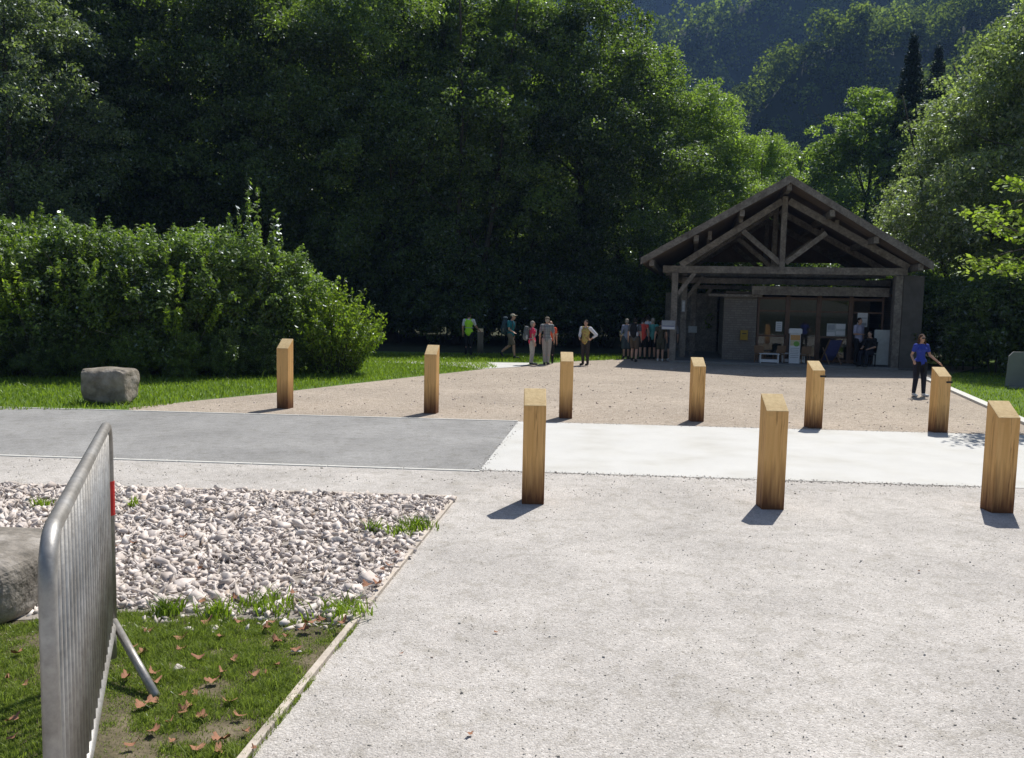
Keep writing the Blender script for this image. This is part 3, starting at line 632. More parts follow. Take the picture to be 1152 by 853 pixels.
def mtforest(name,ylo,yhi,n,R0,nlf,ls,seed):
    rng=np.random.default_rng(seed); Y=rng.uniform(ylo,yhi,n*3); X=rng.uniform(-.2,.72,n*3)*Y; Z=hz_(X,Y); k=Z>1; X,Y,Z=X[k][:n],Y[k][:n],Z[k][:n]; n=len(X)
    # keep those facing or near crests: drop hidden backs
    r=R0*rng.uniform(.6,1.25,n); h=r*rng.uniform(1.1,1.7,n)
    dirs=unit(rng,n*nlf,.55).reshape(n,nlf,3); sh=rng.uniform(.7,1.05,(n,nlf,1))
    C=dirs*sh*np.stack([r,r,h],1)[:,None,:]+np.stack([X,Y,Z+h*.7],1)[:,None,:]
    V,Fc=leafcloud(C.reshape(-1,3),None,dirs.reshape(-1,3)*1.6,rng,ls,aspect=.8)
    at_=np.repeat(np.clip(rng.uniform(0,1,n)[:,None]*.7+rng.uniform(0,.3,(n,nlf)),0,1).ravel(),4)
    tag(mesh_np(name,V,Fc,M_mf,attr=at_),kind='stuff')
M_mf=leaf_mat('mountain_leaves',(.035,.05,.018),(.20,.25,.07),trans=.45,tcol=(1.8,2.0,.7),gloss=.0)
mtforest('mountain_forest',80,210,1000,3.2,260,.75,61)
mtforest('mountain_forest',210,360,2600,4.0,240,.95,62)
mtforest('mountain_forest',360,760,4600,5.5,110,1.8,63)
# air
M_h=bpy.data.materials.new('air'); M_h.use_nodes=True; nt=M_h.node_tree; nt.nodes.clear()
pv=nt.nodes.new('ShaderNodeVolumePrincipled'); pv.inputs['Color'].default_value=(.30,.52,1,1); pv.inputs['Density'].default_value=HAZE; pv.inputs['Anisotropy'].default_value=.2
oo=nt.nodes.new('ShaderNodeOutputMaterial'); nt.links.new(pv.outputs[0],oo.inputs['Volume'])
hb_=MB().box((150,450,205),(1700,1000,420)).build('haze',M_h); tag(hb_,kind='stuff')
# ------------------------------------------------------------ bollards
def oak_mat(name,base0,base1,stain):
    m,nt,p,o=mat(name); L=nt.links; tc=nt.nodes.new('ShaderNodeTexCoord'); mp=nt.nodes.new('ShaderNodeMapping'); mp.inputs['Scale'].default_value=(14,14,.9)
    L.new(tc.outputs['Object'],mp.inputs[0]); oi=nt.nodes.new('ShaderNodeObjectInfo'); cx=nt.nodes.new('ShaderNodeCombineXYZ')
    mu=N(nt,'ShaderNodeMath',operation='MULTIPLY'); mu.inputs[1].default_value=37; L.new(oi.outputs['Random'],mu.inputs[0])
    for i in range(3): L.new(mu.outputs[0],cx.inputs[i])
    L.new(cx.outputs[0],mp.inputs['Location'])
    n=N(nt,'ShaderNodeTexNoise',Scale=1.6,Detail=6,Distortion=.6); L.new(mp.outputs[0],n.inputs['Vector'])
    r=ramp(nt,[(.15,base0),(.5,tuple((a+b)/2 for a,b in zip(base0,base1))),(.85,base1)]); L.new(n.outputs[0],r.inputs[0])
    sp=nt.nodes.new('ShaderNodeSeparateXYZ'); L.new(tc.outputs['Object'],sp.inputs[0])
    n2=N(nt,'ShaderNodeTexNoise',Scale=2.2,Detail=5); L.new(mp.outputs[0],n2.inputs['Vector'])
    ma=N(nt,'ShaderNodeMath',operation='MULTIPLY_ADD'); L.new(n2.outputs[0],ma.inputs[0]); ma.inputs[1].default_value=-.55; L.new(sp.outputs[2],ma.inputs[2])
    mr=N(nt,'ShaderNodeMapRange'); mr.inputs[1].default_value=-.22; mr.inputs[2].default_value=.30; mr.inputs[3].default_value=.95; mr.inputs[4].default_value=0; L.new(ma.outputs[0],mr.inputs[0])
    n3=N(nt,'ShaderNodeTexNoise',Scale=3.2,Detail=3); L.new(tc.outputs['Object'],n3.inputs['Vector'])
    r3=ramp(nt,[(.60,(0,0,0)),(.76,(.4,.4,.4))]); L.new(n3.outputs[0],r3.inputs[0])
    mxm=N(nt,'ShaderNodeMath',operation='MAXIMUM'); L.new(mr.outputs[0],mxm.inputs[0]); L.new(r3.outputs[0],mxm.inputs[1])
    mx=nt.nodes.new('ShaderNodeMix'); mx.data_type='RGBA'; L.new(mxm.outputs[0],mx.inputs[0]); L.new(r.outputs[0],mx.inputs[6]); mx.inputs[7].default_value=(*stain,1)
    mp5=nt.nodes.new('ShaderNodeMapping'); mp5.inputs['Scale'].default_value=(26,26,.7); L.new(tc.outputs['Object'],mp5.inputs[0]); L.new(cx.outputs[0],mp5.inputs['Location'])
    n5=N(nt,'ShaderNodeTexNoise',Scale=.9,Detail=3,Distortion=.3); L.new(mp5.outputs[0],n5.inputs['Vector'])
    r5=ramp(nt,[(.585,(1,1,1)),(.60,(.35,.28,.22)),(.612,(.35,.28,.22)),(.63,(1,1,1))]); L.new(n5.outputs[0],r5.inputs[0])
    mx5=nt.nodes.new('ShaderNodeMix'); mx5.data_type='RGBA'; mx5.blend_type='MULTIPLY'; mx5.inputs[0].default_value=.6; L.new(mx.outputs[2],mx5.inputs[6]); L.new(r5.outputs[0],mx5.inputs[7]); mx=mx5
    L.new(mx.outputs[2],p.inputs['Base Color']); p.inputs['Roughness'].default_value=.75; p.inputs['Specular IOR Level'].default_value=.25
    b=N(nt,'ShaderNodeBump',Strength=.35,Distance=.006); L.new(n.outputs[0],b.inputs['Height']); L.new(b.outputs[0],p.inputs['Normal']); return m
M_oak=oak_mat('oak',(.60,.33,.11),(.84,.51,.21),(.11,.04,.018))
M_oakend=noise_mat('oak_cut_end',[(.3,(.52,.36,.17)),(.7,(.74,.56,.30))],scale=9,detail=6,rough=.8,bump=.2,bscale=40)
M_oldoak=oak_mat('weathered_oak',(.16,.13,.10),(.26,.22,.17),(.08,.07,.05))
M_blk=plain('black_metal',(.02,.02,.022),rough=.5)
def bollard_mesh(name,m,parent):
    H,w,dr=1.28,.121,.17; Vb=[(-w,-w,-.1),(w,-w,-.1),(w,w,-.1),(-w,w,-.1),(-w,-w,H-dr),(w,-w,H-dr),(w,w,H),(-w,w,H)]
    Fb=[[0,1,5,4],[1,2,6,5],[2,3,7,6],[3,0,4,7],[0,3,2,1],[4,5,6,7]]
    o=mesh_np(name,Vb,Fb,m,parent); o.data.materials.append(M_oakend); o.data.polygons[5].material_index=1
    b=o.modifiers.new('b','BEVEL'); b.width=.007; b.segments=2; return o
bg='oak bollards in two rows along the crossing'
BL_=[(599.5,567.5,437,0,'oak bollard of the near row, leftmost of its three, with a dark stained foot'),
(869.5,573.5,443,0,'oak bollard of the near row, the middle one, facing the left half of the building'),
(1128,577.5,451,0,'oak bollard of the near row nearest the right edge of the picture'),
(319,460,381,-11,'oak bollard of the far row nearest the boulder and shrubs'),
(484.5,465.5,388,-9,'oak bollard of the far row between the light green shrub and the walkers'),
(636.5,471,396,0,'oak bollard of the far row in front of the man in the checked shirt'),
(784.5,474.5,402,2,'oak bollard of the far row in front of the open timber posts of the building'),
(917,482,406,8,'oak bollard of the far row with a black metal band, below the glazed front'),
(1058.5,487,413,6,'oak bollard with a black metal band beside the woman in the blue top')]
first=None
for px,py,pt,rz,lab in BL_:
    p=at(px,py); p.y+=.12
    top=atY(px+1,pt,p.y+.1).z; s=top/1.28
    root=empty('bollard',p,R(rz))
    if first is None: first=bollard_mesh('post',M_oak,root)
    else:
        c=first.copy(); COL.objects.link(c); c.parent=root
    root.scale=(1,1,s)
    if 'band' in lab:
        MB().box((.075,-.127,1.0),(.10,.014,.035)).box((.129,-.03,1.0),(.014,.2,.035)).box((.127,-.12,1.0),(.03,.03,.045)).build('metal_band',M_blk,root,bevel=.003)
    tag(root,lab,'bollard',bg)
p=at(540,398); r_=empty('bollard',p,R(8)); bollard_mesh('post',M_oldoak,r_); r_.scale=(1.0,1,.83); tag(r_,'brown-grey wooden post in the shade touched by the person in the hi-vis vest','bollard')
# ------------------------------------------------------------ crowd barrier
M_galv=noise_mat('galvanised_steel',[(.3,(.31,.305,.30)),(.7,(.48,.475,.465))],scale=22,detail=6,rough=.5,metal=.55,spec=.5,bump=.05,bscale=60,second=(3,[(.4,(.75,.72,.68)),(.65,(1,1,1))]))
M_red=plain('red_tape',(.55,.03,.025),rough=.5)
def barrier():
    A=Vector((-1.40,2.50,0)); B=Vector((-2.33,4.83,0)); L=(B-A).length; ang=math.atan2((B-A).y,(B-A).x)
    root=empty('crowd_barrier',A,ang); H=1.455; lo=.25; r=.027; rc=.16
    mb=MB(); pts=[(0,0,lo)]+[(0,0,H-rc)]+[(rc-rc*math.cos(t),0,H-rc+rc*math.sin(t)) for t in np.linspace(.2,PI/2,7)]
    pts+=[(L*.33,0,H),(L*.66,0,H)]+[(L-rc+rc*math.sin(t),0,H-rc+rc*math.cos(t)) for t in np.linspace(0,PI/2-.2,7)]+[(L,0,H-rc),(L,0,lo)]
    pts+=[(L,0,lo-.02),(L/2,0,lo-.0),(0,0,lo)]
    mb.tube(pts[:-3],r,16); mb.tube([(0,0,lo+.01),(L,0,lo+.01)],r,16); mb.build('frame',M_galv,root,smooth=True)
    for i in range(23):
        x=L*(i+1)/24; MB().tube([(x,0,lo+.02),(x,0,H-r)],.0125,8).build('bar',M_galv,root,smooth=True)
    tip=root.matrix_basis.inverted()@Vector((-1.90,4.42,.02))
    MB().tube([(L-.02,0,lo),(L-.02,0,.06)],.024,12).tube([(L-.02,-.01,lo+.03),tip],.023,12).build('foot',M_galv,root,smooth=True)
    for x in (.02,):
        MB().tube([(x,0,lo),(x,0,.06)],.024,12).tube([(x,.02,.16),(x,.0,.10),(x,-.22,.045),(x,-.50,.02)],.021,12).tube([(x,-.02,.16),(x,.0,.10),(x,.22,.045),(x,.50,.02)],.021,12).build('foot',M_galv,root,smooth=True)
    MB().tube([(L+.01,0,H-.18),(L+.06,0,H-.18),(L+.075,0,H-.21)],.010,8).tube([(L+.01,0,lo+.25),(L+.06,0,lo+.25)],.010,8).build('hook',M_galv,root,smooth=True)
    MB().tube([(L,0,H-.54),(L,0,H-.34)],.030,16).build('red_sticker',M_red,root)
    tag(root,'galvanised steel crowd barrier standing on the grass at the left, seen nearly end on','barrier')
barrier()
# ------------------------------------------------------------ grey panel at right
M_pan=plain('grey_panel',(.20,.205,.21),var=.08,scale=4)
c0=at(1131,436.5); D=c0.y; k_=D/F
root=empty('grey_board',(c0.x,D,0),R(-6)); MB().prism([(0,.05),(1.6,.05),(1.6,41*k_),(.16,41*k_),(.04,36*k_)],0,.06,lambda u,v,w:(u,w,v)).build('panel',M_pan,root,bevel=.01)
MB().beam((.62,-.02,38*k_),(.42,-.45,0),.05,.05).build('leg',M_galv,root); MB().beam((1.4,-.02,38*k_),(1.25,-.45,0),.05,.05).build('leg',M_galv,root)
MB().box((.8,.03,.02),(1.5,.3,.06)).build('foot_bar',M_galv,root)
tag(root,'grey board on slanting metal legs at the right edge of the lawn','board')
# ------------------------------------------------------------ timber building
a5=R(12); u=Vector((math.cos(a5),-math.sin(a5),0)); v=Vector((math.sin(a5),math.cos(a5),0)); O=Vector((10.15,30.9,0))
def BL(px,py,y):
    d=ray(px,py); o=Vector((0,0,CH)); t=((O+v*y-o).dot(v))/d.dot(v); q=o+d*t-O; return q.dot(u),q.z
def BX(px,y,py=380): return BL(px,py,y)[0]
M_wood=noise_mat('weathered_timber',[(.25,(.11,.093,.08)),(.5,(.20,.175,.152)),(.75,(.30,.27,.24))],scale=3,detail=8,rough=.85,bump=.3,bscale=12,second=(14,[(.35,(.7,.7,.7)),(.6,(1.05,1.05,1.05))]))
M_boards=noise_mat('roof_boards',[(.3,(.09,.065,.05)),(.7,(.19,.145,.11))],scale=1.5,stretch=(.6,8,.6),detail=5,rough=.9,bump=.3)
M_frame=noise_mat('brown_frame',[(.3,(.09,.055,.04)),(.7,(.16,.10,.07))],scale=4,detail=5,rough=.7)
M_roof=noise_mat('wood_shingles',[(.3,(.12,.105,.095)),(.7,(.24,.215,.195))],scale=7,stretch=(4,1,1),detail=6,rough=.95,bump=.6,bscale=18,bdist=.03)
m,nt,pb,_o=mat('rubble_masonry'); M_stone=m
tc=nt.nodes.new('ShaderNodeTexCoord'); mp=nt.nodes.new('ShaderNodeMapping'); mp.inputs['Rotation'].default_value=(R(90),0,0)
nt.links.new(tc.outputs['Object'],mp.inputs[0]); bk=N(nt,'ShaderNodeTexBrick',Scale=2.2); bk.inputs['Color1'].default_value=(.15,.13,.115,1); bk.inputs['Color2'].default_value=(.20,.18,.155,1); bk.inputs['Mortar'].default_value=(.13,.12,.11,1); bk.squash=.7; bk.squash_frequency=3; bk.offset=.37; bk.inputs['Mortar Size'].default_value=.03; bk.inputs['Row Height'].default_value=.2
nt.links.new(mp.outputs[0],bk.inputs['Vector']); nt.links.new(bk.outputs[0],pb.inputs['Base Color']); pb.inputs['Roughness'].default_value=.95
b_=N(nt,'ShaderNodeBump',Strength=.6,Distance=.03); nt.links.new(bk.outputs['Fac'],b_.inputs['Height']); b_.invert=True; nt.links.new(b_.outputs[0],pb.inputs['Normal'])
m=bpy.data.materials.new('window_glass'); m.use_nodes=True; nt=m.node_tree; nt.nodes.clear(); M_glass=m
tr=nt.nodes.new('ShaderNodeBsdfTransparent'); tr.inputs[0].default_value=(.75,.8,.8,1); gl2=N(nt,'ShaderNodeBsdfGlossy',Roughness=.03); fr=N(nt,'ShaderNodeFresnel',IOR=1.5); ms=nt.nodes.new('ShaderNodeMixShader'); oo=nt.nodes.new('ShaderNodeOutputMaterial')
nt.links.new(fr.outputs[0],ms.inputs[0]); nt.links.new(tr.outputs[0],ms.inputs[1]); nt.links.new(gl2.outputs[0],ms.inputs[2]); nt.links.new(ms.outputs[0],oo.inputs[0])
M_floorc=plain('porch_floor',(.20,.195,.19))
M_pier=noise_mat('dark_plaster',[(.3,(.075,.068,.062)),(.7,(.125,.115,.105))],scale=2.5,detail=8,rough=.95,bump=.4,bscale=20)
M_inner=plain('inner_plaster',(.16,.14,.12))
B=empty('timber_hall',O,-a5); tag(B,'open-fronted timber and stone building with a wide gabled roof and glazed front','building')
ax,az=BL(889,199,0); lx,lz=BL(722,291,0); rx,rz=BL(1049,296,0); DP=11.0
th=.17
sl_=(az-lz)/(ax-lx); sr_=(az-rz)/(rx-ax)
def roofz(x): return az-sl_*(ax-x) if x<ax else az-sr_*(x-ax)
MB().prism([(lx,lz),(ax,az),(rx,rz),(rx,rz-th),(ax,az-th),(lx,lz-th)],0,DP,lambda a,b,w:(a,w,b)).build('roof',M_roof,B)
MB().prism([(lx+.05,lz-th-.003),(ax,az-th-.003),(rx-.05,rz-th-.003),(rx-.05,rz-th-.03),(ax,az-th-.03),(lx+.05,lz-th-.03)],.03,DP-.03,lambda a,b,w:(a,w,b)).build('roof_boarding',M_boards,B)
fh=.30
for (x0,z0,x1,z1) in ((lx-.04,lz+.0,ax,az+.03),(ax,az+.03,rx+.04,rz+.0)):
    MB().prism([(x0,z0+.03),(x1,z1+.03),(x1,z1+.03-fh),(x0,z0+.03-fh*.85)],-.06,-.005,lambda a,b,w:(a,w,b)).build('bargeboard',M_wood,B)
for t in (-.93,-.62,-.31,0,.31,.62,.93):
    x=ax+(t*(ax-lx) if t<0 else t*(rx-ax)); z=roofz(x)-th-.04-.14
    MB().box((x,DP/2+.02,z-.0),(.18,DP-.1,.24)).build('purlin',M_wood,B,bevel=.01)
def truss(y,posts=True):
    k=y
    zt=BL(755,300,1.2)[1]-.12; w=.2
    xl=BX(746,1.2,300); xr=BX(1021,1.2,303)
    MB().beam((xl,y,zt+.02),(xr,y,zt+.02),w,.27).build('tie_beam',M_wood,B,bevel=.012)
    MB().beam((ax-.03,y,zt-.05),(ax-.02,y,az-.55),.2,.25,up=(0,1,0)).build('king_post',M_wood,B,bevel=.012)
    for s_,(x0) in ((-1,BX(766,1.2,290)),(1,BX(1022,1.2,297))):
        MB().beam((x0,y,zt+.18),(ax+s_*.12,y,az-.72),.2,.24,up=(0,0,1)).build('principal_rafter',M_wood,B,bevel=.012)
        x2=ax+s_*1.50; MB().beam((ax+s_*.1,y-.003,zt+.30),(x2,y-.003,roofz(x2)-.98),.15,.19).build('strut',M_wood,B,bevel=.01)
        for f in (.42,.72):
            x3=ax+s_*f*(abs(x0-ax)); MB().beam((x3,y,roofz(x3)-.62),(x3,y,roofz(x3)-.28),.14,.16,up=(0,1,0)).build('purlin_block',M_wood,B)
    return xl,xr,zt
xl,xr,zt=truss(1.2); truss(4.8); truss(9.2)
def post(px,y,ztop,w=.24,brace=True):
    x=BX(px,y); MB().box((x,y,ztop/2-.05),(w,w,ztop+.1)).build('post',M_wood,B,bevel=.012)
    if brace: MB().beam((x+.1,y,ztop-.85),(x+.75,y,ztop+.02),.12,.15).build('brace',M_wood,B)
    return x
x1=post(757,1.2,zt-.115); x2=post(768,3.6,zt-.2); x3=post(779,5.6,zt-.6)
MB().beam((x1-.05,1.35,zt-.28),(x1-.05,DP-.2,zt-.28),.2,.22).build('wall_plate',M_wood,B)
MB().beam((x2,2.0,zt-.07),(x2,9,zt-.07),.18,.2).build('wall_plate',M_wood,B)
MB().beam((x1,3.8,zt-.33),(xr,3.8,zt-.33),.18,.22).build('cross_beam',M_wood,B)
MB().beam((x3-.1,5.6,zt-.55),(BX(850,5.6),5.6,zt-.55),.16,.16).build('cross_beam',M_wood,B)
zb_=zt+.75; MB().prism([(ax-(az-zb_)/sl_+.5,zb_),(ax+(az-zb_)/sr_-.5,zb_),(ax,az-.42)],DP-1.0,DP-.92,lambda a,b,w:(a,w,b)).build('gable_shade_screen',M_boards,B)  # screen added to darken the view through the open rear gable
# stone walls
gy=2.6; wt=BL(925,323,2.25)[1]; wb=BL(925,333,2.25)[1]
xa,xb=BX(813,gy),BX(850,gy); xc=BX(1004,1.0); xd=BX(1036,1.0)
MB().box(((xa+xb)/2,gy+.2,(wb)/2),(xb-xa,.4,wb)).build('stone_wall',M_stone,B)
MB().box((xa+.2,gy+.4+3.0,wb/2),(.4,6.0-.01,wb)).build('stone_wall',M_stone,B)
ztr=roofz(xd)-.45
xm=BX(1013,1.0); MB().box(((xm+xd)/2,1.5,(zt-.12)/2),(xd-xm,1.0,zt-.12)).build('stone_pier',M_pier,B); MB().box(((xc+xm)/2-.004,1.25,(zt-.12)/2),(xm-xc-.01,.45,zt-.125)).build('post',M_wood,B,bevel=.012)  # lighter timber strip puts the pier's lit left face into the colour
MB().box(((xd-.25),2.0+4.0,(zt-.12)/2),(.5,7.99,zt-.12)).build('stone_wall',M_stone,B)
MB().box(((xa+xd)/2-.1,9.7,1.45),(xd-xa+.6,.3,2.9)).build('stone_wall',M_stone,B)
MB().box(((xb+xc)/2-.1,2.3,(wt+wb)/2),(xc-xb+.3,.22,wt-wb)).build('lintel',M_wood,B,bevel=.01)
MB().box(((BX(800,gy)+xb)/2,2.4,wb-.04),(xb-BX(790,gy),.1,.1)).build('lintel',M_wood,B)
MB().box(((xa+xd)/2,6.2,wb+.08),(xd-xa-.1,6.8,.1)).build('ceiling',M_boards,B)
MB().box(((x1+xd)/2,5.4,.03),(xd-x1+.3,8.8,.1)).build('floor_slab',M_floorc,B)
MB().box(((xa-1.3),8.6,1.4),(2.4,.08,2.8)).build('plank_wall',M_wood,B)
MB().box(((xb+xc)/2,5.4,1.3),(xc-xb,.1,2.6)).build('inner_wall',M_inner,B)
# glazing
mull=[850,884,919,955]
for i in range(4):
    xa_=BX(mull[i],gy)+.03; xb_=(BX(mull[i+1],gy)+.03) if i<3 else xc+.0
    w_=.09; fr_=MB()
    fr_.box((xa_+w_/2,gy+.1,wb/2),(w_,.1,wb-.01)).box((xb_-w_/2+.003,gy+.1,wb/2),(w_-.012,.1,wb-.01))
    fr_.box(((xa_+xb_)/2,gy+.1,wb-.12),(xb_-xa_-2*w_,.095,.1)).box(((xa_+xb_)/2,gy+.1,2.07),(xb_-xa_-2*w_,.09,.07)).box(((xa_+xb_)/2,gy+.1,.17),(xb_-xa_-2*w_,.09,.12))
    if i in(0,2): fr_.box(((xa_+xb_)/2,gy+.1,1.08),(xb_-xa_-2*w_,.085,.07))
    f_=fr_.build('door_frame' if i==0 else 'window_frame',M_frame,B,bevel=.006)
    if i<3: MB().box(((xa_+xb_)/2,gy+.1,wb/2),(xb_-xa_-2*w_,.012,wb-.25)).build('pane',M_glass,f_)
    if i==0: MB().box((xb_-w_*.5,gy+.03,1.05),(.03,.05,.16)).build('handle',M_blk,f_)
# counter inside
MB().box((BX(935,4),4.0,.5),(1.9,.6,1.0)).build('counter',M_frame,B)
def bloc(px,py,y):
    x,z=BL(px,py,y); return O+u*x+v*y+Vector((0,0,z))
M_white=plain('white_board',(.62,.63,.66),var=.05); M_grey=plain('grey_print',(.32,.34,.38)); M_yel=plain('yellow_box',(.30,.20,.03)); M_blue=plain('violet_blue',(.07,.075,.20)); M_or=plain('orange_print',(.55,.30,.12)); M_gr=plain('green_print',(.16,.34,.07)); M_pgrey=plain('pale_grey',(.42,.45,.46))
def flat(name,px0,py0,px1,py1,y,label,cat,base,deco=(),th_=.02):
    """board facing out of the building front; deco = (u0,v0,u1,v1,mat,name) in 0..1"""
    x0,z1=BL(px0,py0,y); x1_,z0=BL(px1,py1,y); w_,h_=x1_-x0,z1-z0
    r=empty(name,O+u*(x0+x1_)/2+v*y+Vector((0,0,z0)),-a5)
    MB().box((0,0,h_/2),(w_,th_,h_)).build('panel',base,r,bevel=.003)
    for (a,b,c,d,mm,nm) in deco: MB().box((((a+c)/2-.5)*w_,-th_/2-.003,(b+d)/2*h_),((c-a)*w_,.004,(d-b)*h_)).build(nm,mm,r)
    tag(r,label,cat); return r
flat('sign',744.5,360.5,759.5,371,1.05,'rectangular sign with a bluish white lower band on the front left post','sign',M_grey,[(.04,.05,.96,.32,M_white,'white_band'),(.06,.32,.94,.40,M_blue,'blue_line'),(.1,.5,.9,.56,M_pgrey,'text_line'),(.1,.68,.75,.74,M_pgrey,'text_line')])
flat('sign',774.5,367,784,374.5,5.44,'small plain grey sign on the third post','sign',M_pgrey)
flat('sign',767.2,338,770.6,351,3.45,'narrow vertical strip with pale lettering on the second post','sign',M_grey,[(.2,.08+.12*i,.8,.15+.12*i,M_white,'letter') for i in range(7)])
flat('post_box',833,371.5,841,382.5,gy-.08,'small yellow box on the stone wall left of the glazing','box',M_yel,[(.2,.6,.8,.7,M_blk,'slot')],.14)
flat('notice',873,362,879.5,373,gy+.03,'small white sheet of paper on the door glass','notice',M_white,[(.15,.2+.2*i,.85,.26+.2*i,M_grey,'text_line') for i in range(4)])
flat('notice',930.5,364,950.5,378.5,gy+.03,'group of pale notice sheets on the middle glass pane','notice',M_pgrey,[(.0,.0,.45,.3,M_white,'sheet'),(.5,.1,1,.4,M_white,'sheet'),(.5,.6,1,.98,M_white,'sheet'),(.05,.5,.42,.9,M_grey,'sheet')])
flat('notice',965,352,975.5,368,gy+.03,'tall pale poster on the glass behind the person in the pale shirt','poster',M_white,[(.1,.1,.9,.3,M_grey,'picture'),(.1,.6,.9,.66,M_grey,'text_line')])
# tall pale panel on the right
pn=flat('folded_panel',984,371,1003,411,1.6,'tall pale grey panel leaning by the stone pier','panel',M_pgrey,[],.05); 
# kiosk
kx,_=BL(893.5,400,1.7); kr=empty('display_stand',O+u*kx+v*1.7,-a5)
MB().box((0,0,.62),(.40,.16,1.20)).build('column',M_white,kr,bevel=.02); MB().box((0,0,.03),(.5,.3,.06)).build('base',M_grey,kr,bevel=.01)
MB().prism([(-.24,0),(.24,0),(.24,.16),(.2,.2),(-.2,.2),(-.24,.16)],-.12,.12,lambda a,b,w_:(a,w_,b+1.22)).build('head_panel',M_white,kr,bevel=.01)
MB().box((0,-.083,1.07),(.36,.006,.20)).build('orange_picture',M_or,kr); MB().box((0,-.083,.86),(.36,.006,.2)).build('beige_picture',plain('beige_print',(.5,.46,.3)),kr)
MB().ell((.05,-.087,.83),(.11,.006,.10)).build('green_picture',M_gr,kr)
for i in range(6): MB().box((-.02*(i%2),-.083,.66-.07*i),(.30,.006,.025)).build('text_line',M_grey,kr)
tag(kr,'white leaflet stand with an orange and green poster in front of the glazed front','display stand')
# furniture
def chair(px,y,rz,mm,label,w=.45,lean=.1):
    x=BX(px,y); r=empty('chair',O+u*x+v*y+Vector((0,0,.08)),R(rz)-a5)
    MB().box((0,0,.44),(w,.44,.04)).build('seat',mm,r,bevel=.01)
    MB().beam((0,.20,.5),(0,.20+lean,.92),w,.03,up=(0,1,0)).build('backrest',mm,r,bevel=.01)
    for sx in(-1,1):
        for sy in(-1,1): MB().beam((sx*(w/2-.03),sy*.19,0),(sx*(w/2-.03),sy*.19,.43),.04,.04,up=(0,1,0)).build('leg',mm,r)
    r.scale=(.8,.8,.72 if mm is not M_blk else 1); tag(r,label,'chair'); return r
M_ch=plain('chair_wood',(.20,.125,.075))
chair(856,1.6,160,M_ch,'brown wooden chair left of the low white table, by the door')
chair(877,1.9,200,M_ch,'brown wooden chair right of the low white table')
chair(906,1.8,190,M_ch,'brown wooden chair just right of the leaflet stand')
def table(px,y,w,label):
    x=BX(px,y); r=empty('low_table',O+u*x+v*y+Vector((0,0,.08)),-a5)
    MB().box((0,0,.50),(w,.6,.04)).build('table_top',M_white,r,bevel=.01)
    for sx in(-1,1):
        for sy in(-1,1): MB().beam((sx*(w/2-.05),sy*.25,0),(sx*(w/2-.05),sy*.25,.48),.04,.04,up=(0,1,0)).build('leg',M_white,r)
    MB().box((0,-.1,.12),(w-.1,.3,.16)).build('shelf',M_white,r,bevel=.01); r.scale=(1,1,.7); tag(r,label,'table')
table(866,1.5,.75,'low white table between two brown chairs, by the door')
table(893,2.15,.9,'low white table behind the leaflet stand')
x=BX(936,2.0); dr=empty('deck_chair',O+u*x+v*2.0+Vector((0,0,.08)),-a5+R(20))
for sx in(-1,1):
    MB().beam((sx*.27,.35,0),(sx*.27,-.35,.95),.04,.03).build('frame_rail',M_ch,dr); MB().beam((sx*.24,-.35,0),(sx*.24,.2,.62),.04,.03).build('leg',M_ch,dr)
MB().prism([(.30,.12),(.05,.30),(-.33,.92),(-.31,.93),(.07,.33),(.31,.15)],-.24,.24,lambda a,b,w_:(w_,a,b)).build('canvas_seat',M_blue,dr)
tag(dr,'folding deck chair with violet-blue canvas in front of the middle glass pane','deck chair')
# ------------------------------------------------------------ people
M_skin=noise_mat('skin',[(.3,(.42,.24,.17)),(.7,(.52,.32,.23))],scale=6,rough=.55)
def fabric(name,c,var=.15,scale=14,stops=None):
    return noise_mat(name,stops or [(.3,tuple(x*(1-var) for x in c)),(.7,tuple(min(1,x*(1+var)) for x in c))],scale=scale,detail=6,rough=.9,bump=.15,bscale=25)
def plaid(name,base,a,b,s=55):
    m,nt,p,o=mat(name); L=nt.links; tc=nt.nodes.new('ShaderNodeTexCoord'); out=None
    base_=N(nt,'ShaderNodeRGB'); base_.outputs[0].default_value=(*base,1); out=base_.outputs[0]
    for ax_,c,sc2 in (('X',a,s/10),('Z',a,s/10),('X',b,s/7),('Z',b,s/7)):
        wv=N(nt,'ShaderNodeTexWave',Scale=sc2,wave_type='BANDS',bands_direction=ax_); L.new(tc.outputs['Object'],wv.inputs[0])
        r=ramp(nt,[(.62,(0,0,0)),(.75,(.75,.75,.75))]); L.new(wv.outputs[0],r.inputs[0]); mx=nt.nodes.new('ShaderNodeMix'); mx.data_type='RGBA'
        L.new(r.outputs[0],mx.inputs[0]); L.new(out,mx.inputs[6]); mx.inputs[7].default_value=(*c,1); out=mx.outputs[2]
    L.new(out,p.inputs['Base Color']); p.inputs['Roughness'].default_value=.9; return m
def hull(mb,name,mt,parent,vox=.012,smooth=3,sm=.5):
    o=mb.build(name,mt,None,fix=True); r=o.modifiers.new('r','REMESH'); r.mode='VOXEL'; r.voxel_size=vox; r.use_smooth_shade=True
    s=o.modifiers.new('s','SMOOTH'); s.iterations=smooth; s.factor=sm
    dg=bpy.context.evaluated_depsgraph_get(); me=bpy.data.meshes.new_from_object(o.evaluated_get(dg)); old=o.data; o.modifiers.clear(); o.data=me; me.name=name; bpy.data.meshes.remove(old)
    o.name=name; o.parent=parent
    me.polygons.foreach_set('use_smooth',np.ones(len(me.polygons),dtype=bool)); return o
